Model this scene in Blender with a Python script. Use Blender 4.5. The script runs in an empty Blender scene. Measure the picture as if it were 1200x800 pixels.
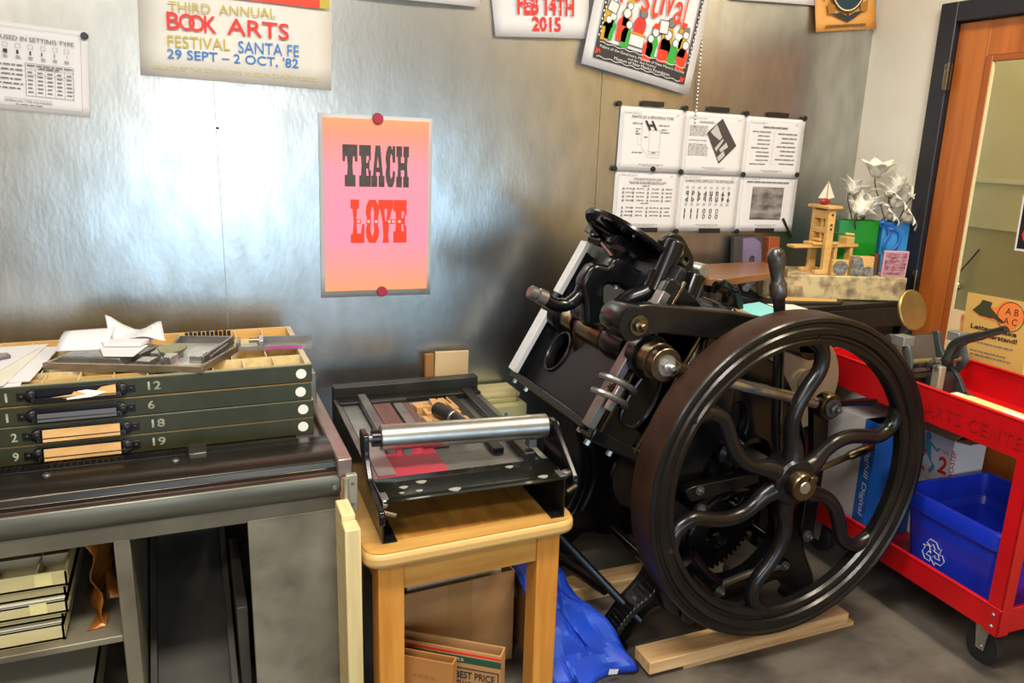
import bpy, bmesh, math, random
from mathutils import Vector, Matrix, Euler
random.seed(7)
PI = math.pi
scene = bpy.context.scene
col = scene.collection

# ------------------------------------------------------------------ camera
yaw, pitch, roll = math.radians(22.5), math.radians(14.45), math.radians(1.72)
Fv = Vector((math.sin(yaw) * math.cos(pitch), math.cos(yaw) * math.cos(pitch), -math.sin(pitch)))
R0 = Vector((math.cos(yaw), -math.sin(yaw), 0)); U0 = R0.cross(Fv)
Rv = math.cos(roll) * R0 + math.sin(roll) * U0
Uv = -math.sin(roll) * R0 + math.cos(roll) * U0
cam_data = bpy.data.cameras.new('camera'); cam = bpy.data.objects.new('camera', cam_data); col.objects.link(cam)
cam_data.sensor_width = 36; cam_data.lens = 933 / 1200 * 36; cam_data.clip_start = 0.02
cm = Matrix((Rv, Uv, -Fv)).transposed().to_4x4(); cm.translation = Vector((0, -2.47, 1.42))
cam.matrix_world = cm
scene.camera = cam

# ------------------------------------------------------------------ world, lights, exposure
world = bpy.data.worlds.new('world'); scene.world = world; world.use_nodes = True
world.node_tree.nodes['Background'].inputs[0].default_value = (0.62, 0.78, 1.0, 1)
world.node_tree.nodes['Background'].inputs[1].default_value = 1.2
scene.view_settings.view_transform = 'Standard'; scene.view_settings.look = 'None'
scene.view_settings.gamma = 1; scene.view_settings.use_curve_mapping = False
scene.view_settings.exposure = 0.16

def area(name, loc, rot, sx, sy, power, colr):
    l = bpy.data.lights.new(name, 'AREA'); l.shape = 'RECTANGLE'; l.size = sx; l.size_y = sy
    l.energy = power; l.color = colr
    o = bpy.data.objects.new(name, l); col.objects.link(o); o.location = loc; o.rotation_euler = rot
    return o
# daylight through the two windows of the wall behind the camera
area('window_daylight', (0.335, -4.55, 1.50), (PI / 2, 0, 0), 0.57, 0.60, 13, (0.97, 0.98, 1.0))
area('window_daylight', (1.925, -4.55, .80), (PI / 2, 0, 0), .85, .90, 11, (0.42, 0.72, 1.0))
area('window_daylight', (.125, -4.55, .70), (PI / 2, 0, 0), 1.75, .80, 15, (0.42, 0.72, 1.0))
# ceiling lamps
area('ceiling_lamp', (0.2, -1.7, 2.66), (0, 0, 0), 1.2, 0.30, 58, (1.0, 0.95, 0.88))
area('ceiling_lamp', (1.9, -1.5, 2.66), (0, 0, PI / 2), 1.2, 0.25, 42, (1.0, 0.86, 0.66))
area('ceiling_lamp', (-1.2, -3.3, 2.66), (0, 0, 0), 1.2, 0.30, 50, (1.0, 0.95, 0.88))

# ------------------------------------------------------------------ materials
def lin(c):
    if isinstance(c, str):
        c = c.lstrip('#'); c = tuple(int(c[i:i + 2], 16) / 255 for i in (0, 2, 4))
    return tuple(x / 12.92 if x <= .04045 else ((x + .055) / 1.055) ** 2.4 for x in c) + (1,)
MATS = {}
def mat(name, c, rough=.5, metal=0., c2=None, scale=6., stretch=(1, 1, 1), var=.5, bump=0., bscale=None, spec=.5,
        detail=4., lo=.35, hi=.7, rvar=0., coat=0., wave=None):
    """principled material, base colour mixed with c2 by noise, optional bump"""
    if name in MATS: return MATS[name]
    m = bpy.data.materials.new(name); m.use_nodes = True; nt = m.node_tree; N = nt.nodes; L = nt.links
    b = N['Principled BSDF']
    b.inputs['Base Color'].default_value = lin(c); b.inputs['Roughness'].default_value = rough
    b.inputs['Metallic'].default_value = metal; b.inputs['Specular IOR Level'].default_value = spec
    if coat: b.inputs['Coat Weight'].default_value = coat; b.inputs['Coat Roughness'].default_value = .12
    if c2 or bump or rvar:
        tc = N.new('ShaderNodeTexCoord'); mp = N.new('ShaderNodeMapping'); mp.inputs['Scale'].default_value = stretch
        L.new(tc.outputs['Object'], mp.inputs['Vector'])
        n = N.new('ShaderNodeTexNoise'); n.inputs['Scale'].default_value = scale; n.inputs['Detail'].default_value = detail
        L.new(mp.outputs[0], n.inputs['Vector'])
        fac = n.outputs['Fac']
        if wave:
            wv = N.new('ShaderNodeTexWave'); wv.wave_type = 'RINGS' if wave == 'rings' else 'BANDS'
            wv.inputs['Scale'].default_value = scale; wv.inputs['Distortion'].default_value = 6; wv.inputs['Detail'].default_value = 3
            L.new(mp.outputs[0], wv.inputs['Vector']); fac = wv.outputs['Fac']
        if c2:
            r = N.new('ShaderNodeMapRange'); r.inputs['From Min'].default_value = lo; r.inputs['From Max'].default_value = hi
            L.new(fac, r.inputs['Value'])
            mx = N.new('ShaderNodeMix'); mx.data_type = 'RGBA'
            mx.inputs[6].default_value = lin(c); mx.inputs[7].default_value = lin(c2)
            L.new(r.outputs[0], mx.inputs[0]); L.new(mx.outputs[2], b.inputs['Base Color'])
        if rvar:
            r2 = N.new('ShaderNodeMapRange'); r2.inputs['To Min'].default_value = max(.03, rough - rvar); r2.inputs['To Max'].default_value = rough + rvar
            L.new(fac, r2.inputs['Value']); L.new(r2.outputs[0], b.inputs['Roughness'])
        if bump:
            n2 = N.new('ShaderNodeTexNoise'); n2.inputs['Scale'].default_value = bscale or scale * 4; n2.inputs['Detail'].default_value = 5
            L.new(mp.outputs[0], n2.inputs['Vector'])
            bp = N.new('ShaderNodeBump'); bp.inputs['Strength'].default_value = bump; bp.inputs['Distance'].default_value = .01
            L.new(n2.outputs['Fac'], bp.inputs['Height']); L.new(bp.outputs[0], b.inputs['Normal'])
    MATS[name] = m
    return m

GALV = mat('galvanised_steel', '#c6c8c4', .30, 1., '#b0b1ab', 16, (1, 1, .45), rvar=.045, bump=.04, bscale=90, detail=7)
WHITEWALL = mat('white_paint', '#d9d6cc', .6, 0, '#cfcabd', 3, bump=.05)
CEIL = mat('ceiling_paint', '#cfc6b2', .8)
ROOMWALL = mat('ochre_paint', '#b8a275', .8, 0, '#a08a5c', 2)
FLOOR = mat('dark_concrete', '#6a645a', .5, 0, '#2e2b29', 5, bump=.2, bscale=24, detail=10, rvar=.15)
BLACKTRIM = mat('black_trim', '#191a22', .45)
DOORWOOD = mat('orange_door_wood', '#b4682a', .38, 0, '#8e4818', 3, (9, 9, .6), bump=.03)
GLASSY = None
IRON = mat('black_enamel_iron', '#090a0c', .21, .0, '#101114', 7, rvar=.06, bump=.03, bscale=30, spec=.45)
IRON_WORN = mat('worn_black_iron', '#121112', .25, .2, '#1c1917', 10, rvar=.1, bump=.05, bscale=40)
RIM = mat('brown_black_wheel_rim', '#33241d', .38, .4, '#412a20', 14, rvar=.1)
STEEL = mat('bright_steel', '#c4c2bd', .27, .85, '#9c9890', 12, rvar=.08)
DSTEEL = mat('dull_steel', '#8f8d8a', .38, .8, '#6b6865', 10, rvar=.1, bump=.04)
BRASS = mat('oiled_brass_steel', '#8a7d64', .28, 1., '#5b4d3a', 12, rvar=.1)
ALUM = mat('brushed_aluminium', '#b8b8b4', .34, 1., '#a5a59c', 20, (1, 1, 1), rvar=.06)
GREEN = mat('dark_green_paint', '#33351f', .42, 0, '#262813', 9, bump=.05, rvar=.1)
PINE = mat('pine_wood', '#d9b26e', .5, 0, '#c39a58', 4, (1, 14, 14), bump=.04)
PALEWOOD = mat('pale_wood', '#dccb9a', .55, 0, '#c9b580', 4, (14, 1, 14), bump=.04)
OAK = mat('oak_veneer', '#c8923f', .42, 0, '#a8722e', 3.0, (7, 1.1, 1), wave='rings', lo=.05, hi=1.0, bump=.03)
OAKLEG = mat('golden_oak', '#d2923e', .4, 0, '#bd7c2c', 4, (10, 10, 1), bump=.03)
OAKEDGE = mat('beige_edge_band', '#c8a262', .4)
LUMBER = mat('raw_lumber', '#d9b684', .6, 0, '#b98a55', 3, (1, 16, 16), bump=.06)
PAPER = mat('white_paper', '#d6d5d6', .75)
PAPER2 = mat('off_white_paper', '#d9d6c8', .75, 0, '#cbc7b6', 4)
INK = mat('black_ink', '#2a2928', .6)
INKGREY = mat('grey_ink', '#74716f', .7)
INKLIGHT = mat('pale_grey_ink', '#a09d9b', .7)
MAGNET = mat('black_magnet', '#1c1a18', .5)
MAGRED = mat('red_magnet', '#9c2237', .4)
CARD = mat('brown_cardboard', '#b98a58', .75, 0, '#a87a4a', 3, (1, 1, 6), bump=.03)
CARD2 = mat('dark_cardboard', '#a0703e', .75, 0, '#8a5e32', 3)
BLUEPLASTIC = mat('blue_plastic', '#1b38cf', .32, 0, '#1a30b4', 3)
REDPAINT = mat('red_enamel', '#d0121a', .35, 0, '#b80f16', 6, rvar=.06)
BENCH = mat('grey_bench_steel', '#8d8570', .45, .4, '#665f4e', 5, rvar=.12, bump=.08, bscale=24)
BENCHTOP = mat('dark_bench_steel', '#5c574f', .3, .75, '#3c3833', 7, (1, 3, 1), rvar=.1, bump=.04)

# ------------------------------------------------------------------ mesh helpers
WM = {}
def wm(o): return WM.get(o.name, Matrix.Identity(4))
class MB:
    def __init__(s): s.v = []; s.f = []
    def add(s, vs, fs):
        b = len(s.v); s.v += [Vector(p) for p in vs]; s.f += [tuple(i + b for i in q) for q in fs]; return s
    def box(s, x0, x1, y0, y1, z0, z1, M=None):
        vs = [Vector((x, y, z)) for x in (x0, x1) for y in (y0, y1) for z in (z0, z1)]
        if M: vs = [M @ p for p in vs]
        return s.add(vs, [(0, 1, 3, 2), (4, 6, 7, 5), (0, 4, 5, 1), (2, 3, 7, 6), (0, 2, 6, 4), (1, 5, 7, 3)])
    def prism(s, pts, lo, hi, axis='y', M=None):
        """pts: 2-D outline; axis 'y': (x,z) outline from y=lo to hi; 'z': (x,y); 'x': (y,z)"""
        n = len(pts); mk = {'y': lambda a, b, t: (a, t, b), 'z': lambda a, b, t: (a, b, t), 'x': lambda a, b, t: (t, a, b)}[axis]
        vs = [Vector(mk(a, b, lo)) for a, b in pts] + [Vector(mk(a, b, hi)) for a, b in pts]
        if M: vs = [M @ p for p in vs]
        fs = [tuple(range(n)), tuple(range(2 * n - 1, n - 1, -1))] + [(i, i + n, (i + 1) % n + n, (i + 1) % n) for i in range(n)]
        return s.add(vs, fs)
    def cyl(s, p0, p1, r0, r1=None, seg=20):
        return s.tube([p0, p1], [r0, r0 if r1 is None else r1], seg)
    def tube(s, path, r, seg=10, closed=False, flat=1.0, up=None):
        P = [Vector(p) for p in path]; n = len(P)
        rs = r if isinstance(r, (list, tuple)) else [r] * n
        base = len(s.v); prev = None
        for i, p in enumerate(P):
            if closed: t = P[(i + 1) % n] - P[i - 1]
            else: t = P[min(i + 1, n - 1)] - P[max(i - 1, 0)]
            if t.length < 1e-9: t = Vector((0, 0, 1))
            t.normalize()
            if up is not None: a = Vector(up) - t * t.dot(Vector(up))
            elif prev is None: a = t.orthogonal()
            else: a = prev - t * t.dot(prev)
            if a.length < 1e-6: a = t.orthogonal()
            a.normalize(); prev = a; b = t.cross(a)
            for k in range(seg):
                q = 2 * PI * k / seg
                s.v.append(p + (a * math.cos(q) * flat + b * math.sin(q)) * rs[i])
        m = n if closed else n - 1
        for i in range(m):
            for k in range(seg):
                A = base + i * seg; B = base + ((i + 1) % n) * seg
                s.f.append((A + k, A + (k + 1) % seg, B + (k + 1) % seg, B + k))
        if not closed:
            s.f.append(tuple(base + k for k in reversed(range(seg)))); s.f.append(tuple(base + (n - 1) * seg + k for k in range(seg)))
        return s
    def lathe(s, prof, org, axis, seg=32, a0=0, a1=2 * PI):
        """prof: (radius, height along axis); closed turn"""
        z = Vector(axis).normalized(); x = z.orthogonal().normalized(); y = z.cross(x); o = Vector(org); base = len(s.v); n = len(prof)
        for k in range(seg):
            q = a0 + (a1 - a0) * k / seg; d = x * math.cos(q) + y * math.sin(q)
            for r, h in prof: s.v.append(o + d * max(r, 1e-5) + z * h)
        for k in range(seg):
            A = base + k * n; B = base + ((k + 1) % seg) * n
            for i in range(n - 1): s.f.append((A + i, B + i, B + i + 1, A + i + 1))
        return s
    def ball(s, c, r, seg=12, sc=(1, 1, 1)):
        pr = [(r * math.sin(PI * i / 8), -r * math.cos(PI * i / 8)) for i in range(9)]
        b = len(s.v); s.lathe(pr, (0, 0, 0), (0, 0, 1), seg)
        for i in range(b, len(s.v)):
            p = s.v[i]; s.v[i] = Vector(c) + Vector((p.x * sc[0], p.y * sc[1], p.z * sc[2]))
        return s
    def grid(s, fn, nu, nv):
        b = len(s.v)
        for i in range(nu + 1):
            for j in range(nv + 1): s.v.append(Vector(fn(i / nu, j / nv)))
        for i in range(nu):
            for j in range(nv):
                a = b + i * (nv + 1) + j; s.f.append((a, a + nv + 1, a + nv + 2, a + 1))
        return s
    def xf(s, M): s.v = [M @ p for p in s.v]; return s
    def build(s, name, m, parent=None, bevel=0., smooth=35, local=False, seg=2, solid=0., fixn=True):
        me = bpy.data.meshes.new(name)
        if parent is not None: org = Matrix.Identity(4) if local else wm(parent).inverted(); vs = [org @ p for p in s.v]; loc = None
        else:
            xs = [p.x for p in s.v]; ys = [p.y for p in s.v]; zs = [p.z for p in s.v]
            loc = Vector(((min(xs) + max(xs)) / 2, (min(ys) + max(ys)) / 2, min(zs))); vs = [p - loc for p in s.v]
        me.from_pydata([tuple(p) for p in vs], [], s.f); me.materials.append(m)
        if fixn:
            bm = bmesh.new(); bm.from_mesh(me); bmesh.ops.recalc_face_normals(bm, faces=bm.faces); bm.to_mesh(me); bm.free()
        if smooth:
            me.polygons.foreach_set('use_smooth', [True] * len(me.polygons)); me.set_sharp_from_angle(angle=math.radians(smooth))
        o = bpy.data.objects.new(name, me); col.objects.link(o)
        if parent is not None: o.parent = parent; WM[o.name] = wm(parent)
        else: o.location = loc; WM[o.name] = Matrix.Translation(loc)
        if solid:
            d = o.modifiers.new('thickness', 'SOLIDIFY'); d.thickness = solid; d.offset = 0
        if bevel:
            d = o.modifiers.new('bevel', 'BEVEL'); d.width = bevel; d.segments = seg; d.limit_method = 'ANGLE'; d.angle_limit = math.radians(40)
        return o
def tag(o, label, cat, group=None, kind=None):
    o['label'] = label
    if cat: o['category'] = cat
    if group: o['group'] = group
    if kind: o['kind'] = kind
    return o
def struct(o, label=None):
    o['kind'] = 'structure'
    if label: o['label'] = label
    return o
def thing(name, label, cat, loc=(0, 0, 0), rz=0., group=None, M=None):
    o = bpy.data.objects.new(name, None); col.objects.link(o); o.empty_display_size = .05
    if M is None: M = Matrix.Translation(Vector(loc)) @ Matrix.Rotation(rz, 4, 'Z')
    o.matrix_world = M; WM[o.name] = M.copy()
    return tag(o, label, cat, group)
def dup(root, M, label=None):
    r = root.copy(); col.objects.link(r); r.matrix_world = M; WM[r.name] = M.copy()
    if label: r['label'] = label
    for ch in root.children:
        c = ch.copy(); col.objects.link(c); c.parent = r; WM[c.name] = M.copy()
        for g in ch.children:
            d = g.copy(); col.objects.link(d); d.parent = c; WM[d.name] = M.copy()
    return r
def curve_mesh(splines, depth=0., bevel=0.):
    """filled flat shape (x,y) with holes -> (verts, faces)"""
    cu = bpy.data.curves.new('t', 'CURVE'); cu.dimensions = '2D'; cu.fill_mode = 'BOTH'; cu.extrude = depth; cu.bevel_depth = bevel; cu.bevel_resolution = 2
    for pts in splines:
        sp = cu.splines.new('POLY'); sp.points.add(len(pts) - 1); sp.use_cyclic_u = True
        for p, q in zip(sp.points, pts): p.co = (q[0], q[1], 0, 1)
    return _curve_take(cu)
def _curve_take(cu):
    o = bpy.data.objects.new('t', cu); col.objects.link(o)
    dg = bpy.context.evaluated_depsgraph_get(); me = bpy.data.meshes.new_from_object(o.evaluated_get(dg))
    vs = [v.co.copy() for v in me.vertices]; fs = [tuple(p.vertices) for p in me.polygons]
    bpy.data.objects.remove(o); bpy.data.curves.remove(cu); bpy.data.meshes.remove(me)
    return vs, fs
def plate(mb, outer, holes, y0, y1, bevel=.004):
    """flat casting with holes: outline in (x,z), between y0 and y1"""
    th = abs(y1 - y0) / 2; vs, fs = curve_mesh([outer] + holes, max(th - bevel, .0005), bevel)
    yc = (y0 + y1) / 2
    return mb.add([Vector((p.x, yc - p.z, p.y)) for p in vs], fs)
def glyphs(s, bold=0., shear=0., space=1.):
    cu = bpy.data.curves.new('t', 'FONT'); cu.body = s; cu.size = 1; cu.offset = bold; cu.shear = shear; cu.space_character = space; cu.resolution_u = 3
    return _curve_take(cu)
def print_text(parent, s, u0, v0, u1, v1, m, off=.0016, name='lettering', bold=0., shear=0., space=1., skew=0., local=None):
    """printed line filling the box (u0,v0)-(u1,v1) of a sheet; sheet frame: x right, z up, -y out"""
    vs, fs = glyphs(s, bold, shear, space)
    xs = [p.x for p in vs]; ys = [p.y for p in vs]; ax, bx, ay, by = min(xs), max(xs), min(ys), max(ys)
    mb = MB(); q = []
    for p in vs:
        a = (p.x - ax) / (bx - ax); b = (p.y - ay) / (by - ay)
        q.append(Vector((u0 + a * (u1 - u0), -off, v0 + b * (v1 - v0) + skew * a)))
    mb.add(q, fs)
    o = mb.build(name, m, parent, local=True, smooth=0, fixn=False); o['kind'] = 'stuff'; return o
def print_shapes(parent, polys, m, off=.0016, name='print'):
    mb = MB()
    for k, pts in enumerate(polys):
        n = len(pts); mb.add([(u, -off - 2e-5 * (k % 8), v) for u, v in pts], [tuple(range(n))])
    o = mb.build(name, m, parent, local=True, smooth=0, fixn=False)
    if len(polys) > 1: o['kind'] = 'stuff'
    return o
def rect(u0, v0, u1, v1): return [(u0, v0), (u1, v0), (u1, v1), (u0, v1)]
def ell(cx, cy, rx, ry=None, n=20, rot=0.):
    ry = rx if ry is None else ry
    return [(cx + rx * math.cos(t) * math.cos(rot) - ry * math.sin(t) * math.sin(rot), cy + rx * math.cos(t) * math.sin(rot) + ry * math.sin(t) * math.cos(rot)) for t in [2 * PI * i / n for i in range(n)]]
def words(u0, u1, v, h, rng, wmin=.006, wmax=.02, gap=.003):
    """row of word-long dashes, for print too small to read"""
    out = []; u = u0
    while u < u1 - wmin * .5:
        w = min(rng.uniform(wmin, wmax), u1 - u); out.append(rect(u, v, u + w, v + h)); u += w + gap
    return out
def frame_lines(u0, v0, u1, v1, t): return [rect(u0, v0, u1, v0 + t), rect(u0, v1 - t, u1, v1), rect(u0, v0, u0 + t, v1), rect(u1 - t, v0, u1, v1)]
def sheet(name, label, cat, M, outline, m, curl=0., group=None, thick=.0008):
    """paper thing; outline = 4 corners (u,v) bottom-left, bottom-right, top-right, top-left"""
    t = thing(name, label, cat, M=M, group=group); a, b, c, d = [Vector(p) for p in outline]
    def fn(u, v):
        p = (a * (1 - u) + b * u) * (1 - v) + (d * (1 - u) + c * u) * v
        return (p.x, -curl * (1 - v) ** 2 * (0.6 + .4 * math.sin(u * PI)), p.y)
    MB().grid(fn, 8, 8).build('paper', m, t, local=True, solid=thick, smooth=60, fixn=False)
    return t
def onwall(x, z, a=0., off=.004): return Matrix.Translation((x, -off, z)) @ Matrix.Rotation(a, 4, 'Y')
def disc_magnet(name, M, r, m, label, group, h=.006):
    mb = MB().lathe([(0, 0), (r, 0), (r, h * .7), (r * .85, h), (0, h)], (0, 0, 0), (0, -1, 0), 20)
    mb.xf(M); o = mb.build(name, m, None); return tag(o, label, 'magnet', group)
def interp(P, n=8):
    """Catmull-Rom through points"""
    P = [Vector(p) for p in P]; out = []
    for i in range(len(P) - 1):
        p0, p1, p2, p3 = P[max(i - 1, 0)], P[i], P[i + 1], P[min(i + 2, len(P) - 1)]
        for k in range(n):
            t = k / n
            out.append(.5 * ((2 * p1) + (p2 - p0) * t + (2 * p0 - 5 * p1 + 4 * p2 - p3) * t * t + (3 * p1 - p0 - 3 * p2 + p3) * t ** 3))
    return out + [P[-1]]
def rpoly(pts, r, n=4):
    """round the corners of a polygon"""
    out = []; N = len(pts)
    for i in range(N):
        p = Vector(pts[i]); a = Vector(pts[i - 1]) - p; b = Vector(pts[(i + 1) % N]) - p
        d = min(r, a.length * .45, b.length * .45); A = p + a.normalized() * d; B = p + b.normalized() * d
        for k in range(n + 1):
            t = k / n; q = A * (1 - t) ** 2 + p * 2 * t * (1 - t) + B * t * t; out.append((q.x, q.y))
    return out
# ================================================================== the room
XR, XL, YB, ZC = 2.465, -2.4, -4.6, 2.7
struct(MB().box(XL - .1, XR + .6, YB - .1, .1, -.05, 0).build('floor', FLOOR))
struct(MB().box(XL - .1, XR + .6, YB - .1, .1, ZC, ZC + .05).build('ceiling', CEIL))
# galvanised wall: backing and lapped steel sheets
wb = struct(MB().box(XL, XR + .1, .004, .1, 0, ZC).build('wall_back', WHITEWALL))
seams = [XL, -1.115, .1, 1.318, XR]
for i in range(4):
    MB().box(seams[i] + (.0008 if i else 0), seams[i + 1] - .0008, -.0012 if i % 2 else -.0004, .004, 0, ZC).build('panel', GALV, wb)
for z in (1.418, .75, 2.1): MB().lathe([(0, 0), (.004, 0), (.003, .002), (0, .003)], (.104, -.001, z), (0, -1, 0), 8).build('nail', MAGNET, wb)
struct(MB().box(XL - .1, XL, YB, .1, 0, ZC).build('wall_left', ROOMWALL))
# wall behind the camera with three window openings
WIN = [(.05, .62, 1.20, 1.80), (1.5, 2.35, .35, 1.25), (-.75, 1.0, .30, 1.10)]
holes = [[(a, c), (b, c), (b, d), (a, d)] for a, b, c, d in WIN]
mbw = MB(); plate(mbw, [(XL, 0), (XR, 0), (XR, ZC), (XL, ZC)], holes, YB, YB - .1, 0.0)
struct(mbw.build('wall_front', ROOMWALL, smooth=0))
for i, (a, b, c, d) in enumerate(WIN):
    w = MB()
    for r in ((a - .04, b + .04, c - .04, c), (a - .04, b + .04, d, d + .04), (a - .04, a, c, d), (b, b + .04, c, d), ((a + b) / 2 - .012, (a + b) / 2 + .012, c, d)):
        w.box(r[0], r[1], YB - .02, YB + .02, r[2], r[3])
    struct(w.build('window_%d' % (i + 1), WHITEWALL))
# right wall with the door opening (y from -.375 to -1.30)
wr = MB()
wr.box(XR, XR + .1, -.345, .1, 0, ZC); wr.box(XR, XR + .1, -1.30, -.345, 1.875, ZC)
struct(wr.build('wall_right', WHITEWALL, smooth=0))
tr = MB()
tr.box(XR - .018, XR + .1, -.375, -.308, 0, 1.90); tr.box(XR - .018, XR + .1, -1.34, -1.27, 0, 1.90); tr.box(XR - .018, XR + .1, -1.27, -.375, 1.835, 1.90)
struct(MB().box(XR, XR + .1, YB, -1.30, 0, ZC).build('wall_side', mat('ochre_reflection_tint', '#c2a05a', .75, 0, '#ab8a48', 2)))  # unseen wall stretch, given ochre to warm the reflections in the steel sheets
struct(MB().box(XL, XR, YB, YB + .02, 0, .28).build('reflection_strip_front', mat('brown_reflection_tint', '#8a5f34', .5)))  # added unseen brown strip, gives the steel wall a brown reflection low down
struct(tr.build('trim_1', BLACKTRIM, bevel=.004), 'black door frame with a narrow stepped edge')
door = thing('door_1', 'orange brown wooden door with a tall glass pane in black frame', None, (XR + .03, -.375, 0)); door['kind'] = 'structure'
xd0, xd1 = XR + .004, XR + .044
MB().box(xd0, xd1, -.497, -.377, .01, 1.832).build('stile', DOORWOOD, door, bevel=.002)
MB().box(xd0, xd1, -1.268, -1.148, .01, 1.832).build('stile', DOORWOOD, door, bevel=.002)
MB().box(xd0, xd1, -1.148, -.497, 1.72, 1.832).build('top_rail', DOORWOOD, door, bevel=.002)
MB().box(xd0, xd1, -1.148, -.497, .01, .56).build('bottom_rail', DOORWOOD, door, bevel=.002)
st = MB()
st.box(xd0 - .004, xd0 + .01, -.522, -.497, .56, 1.72); st.box(xd0 - .004, xd0 + .01, -1.148, -1.123, .56, 1.72); st.box(xd0 - .004, xd0 + .01, -1.123, -.522, 1.70, 1.72)
st.build('glazing_bead', mat('bead_wood', '#96501f', .4), door, bevel=.003)
MB().box(xd0 - .002, xd0 + .008, -.527, -.522, .56, 1.70).build('pane_edge', mat('cream_putty', '#ddcf9c', .5), door)
gm = bpy.data.materials.new('window_glass'); gm.use_nodes = True; b = gm.node_tree.nodes['Principled BSDF']
b.inputs['Base Color'].default_value = (.95, .93, .85, 1); b.inputs['Roughness'].default_value = .03; b.inputs['Transmission Weight'].default_value = 1; b.inputs['IOR'].default_value = 1.1
MB().box(xd0 + .012, xd0 + .016, -1.148, -.497, .56, 1.72).build('pane', gm, door)
for z in (1.66, .95, .25):
    h = MB().cyl((XR - .022, -.378, z - .045), (XR - .022, -.378, z + .045), .006, seg=12)
    h.box(XR - .019, XR - .016, -.39, -.36, z - .042, z + .042)
    for q in (-.03, .0, .03): h.lathe([(0, 0), (.004, 0), (0, .002)], (XR - .019, -.368, z + q), (-1, 0, 0), 8)
    h.build('hinge', BRASS, door)
# hallway behind the glass: pale wall with a plaster band
hw = struct(MB().box(3.0, 3.05, -1.9, .1, 0, ZC).build('wall_hall', mat('hall_plaster', '#ad9a5e', .7, 0, '#a08d52', 3)))
MB().box(2.992, 3.0, -1.9, .1, 1.115, ZC).build('upper_plaster', mat('hall_upper_plaster', '#d0bf86', .7, 0, '#bfae75', 2.5), hw)
MB().box(2.984, 3.0, -1.9, .1, 1.295, 1.315).build('picture_rail', mat('hall_rail', '#cdc08e', .6), hw)
area('hall_lamp', (2.78, -.75, 2.6), (0, 0, 0), .4, .8, 15, (1.0, .90, .66))
k = MB().lathe([(0, 0), (.012, 0), (.01, .01), (.018, .02), (.021, .032), (.015, .042), (0, .045)], (2.99, -.139, .868), (-1, 0, 0), 18)
tag(k.build('chrome_stop', STEEL), 'small chrome bumper on the hallway wall seen through the door glass', 'bumper')
k = MB().cyl((2.985, -.118, .912), (2.985, -.198, 1.030), .004, seg=8)
tag(k.build('pull_rod', mat('brown_rod', '#5b3a1c', .5)), 'thin brown stick slanting above the knob behind the door glass', 'stick')
# ================================================================== things on the steel wall
rng = random.Random(3)
def gradmat(name, stops, axis=2, rough=.6):
    m = bpy.data.materials.new(name); m.use_nodes = True; N = m.node_tree.nodes; L = m.node_tree.links
    tc = N.new('ShaderNodeTexCoord'); sp = N.new('ShaderNodeSeparateXYZ'); rp = N.new('ShaderNodeValToRGB')
    L.new(tc.outputs['Generated'], sp.inputs[0]); L.new(sp.outputs[axis], rp.inputs[0]); L.new(rp.outputs[0], N['Principled BSDF'].inputs['Base Color'])
    e = rp.color_ramp.elements
    e[0].position, e[0].color = stops[0][0], lin(stops[0][1]); e[1].position, e[1].color = stops[-1][0], lin(stops[-1][1])
    for p, c in stops[1:-1]: x = e.new(p); x.color = lin(c)
    N['Principled BSDF'].inputs['Roughness'].default_value = rough
    return m
SLEEVE = mat('clear_grey_sleeve', '#c3c4c6', .3)
PINK = gradmat('pink_split_fountain_ink', [(0, '#f5a070'), (.1, '#f89a8c'), (.3, '#f48fae'), (.72, '#f58fa6'), (.92, '#f78e78'), (1, '#f19a6a')])
PINKFLAT = mat('pink_ink', '#f78fa2', .6)
REDINK = mat('orange_red_ink', '#f2380f', .55)
RED2 = mat('red_poster_ink', '#e0261c', .55)
OLIVE = mat('olive_gold_ink', '#b9a63a', .6)
BLUEINK = mat('blue_poster_ink', '#1f70c0', .55)
GRNINK = mat('green_ink', '#2f9c34', .6)
GOLDINK = mat('ochre_ink', '#b7971f', .6)
TEALINK = mat('deep_teal_ink', '#12323c', .6)
TANINK = mat('tan_kraft_print', '#d9a35e', .7, 0, '#cc8c3c', 6)

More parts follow.
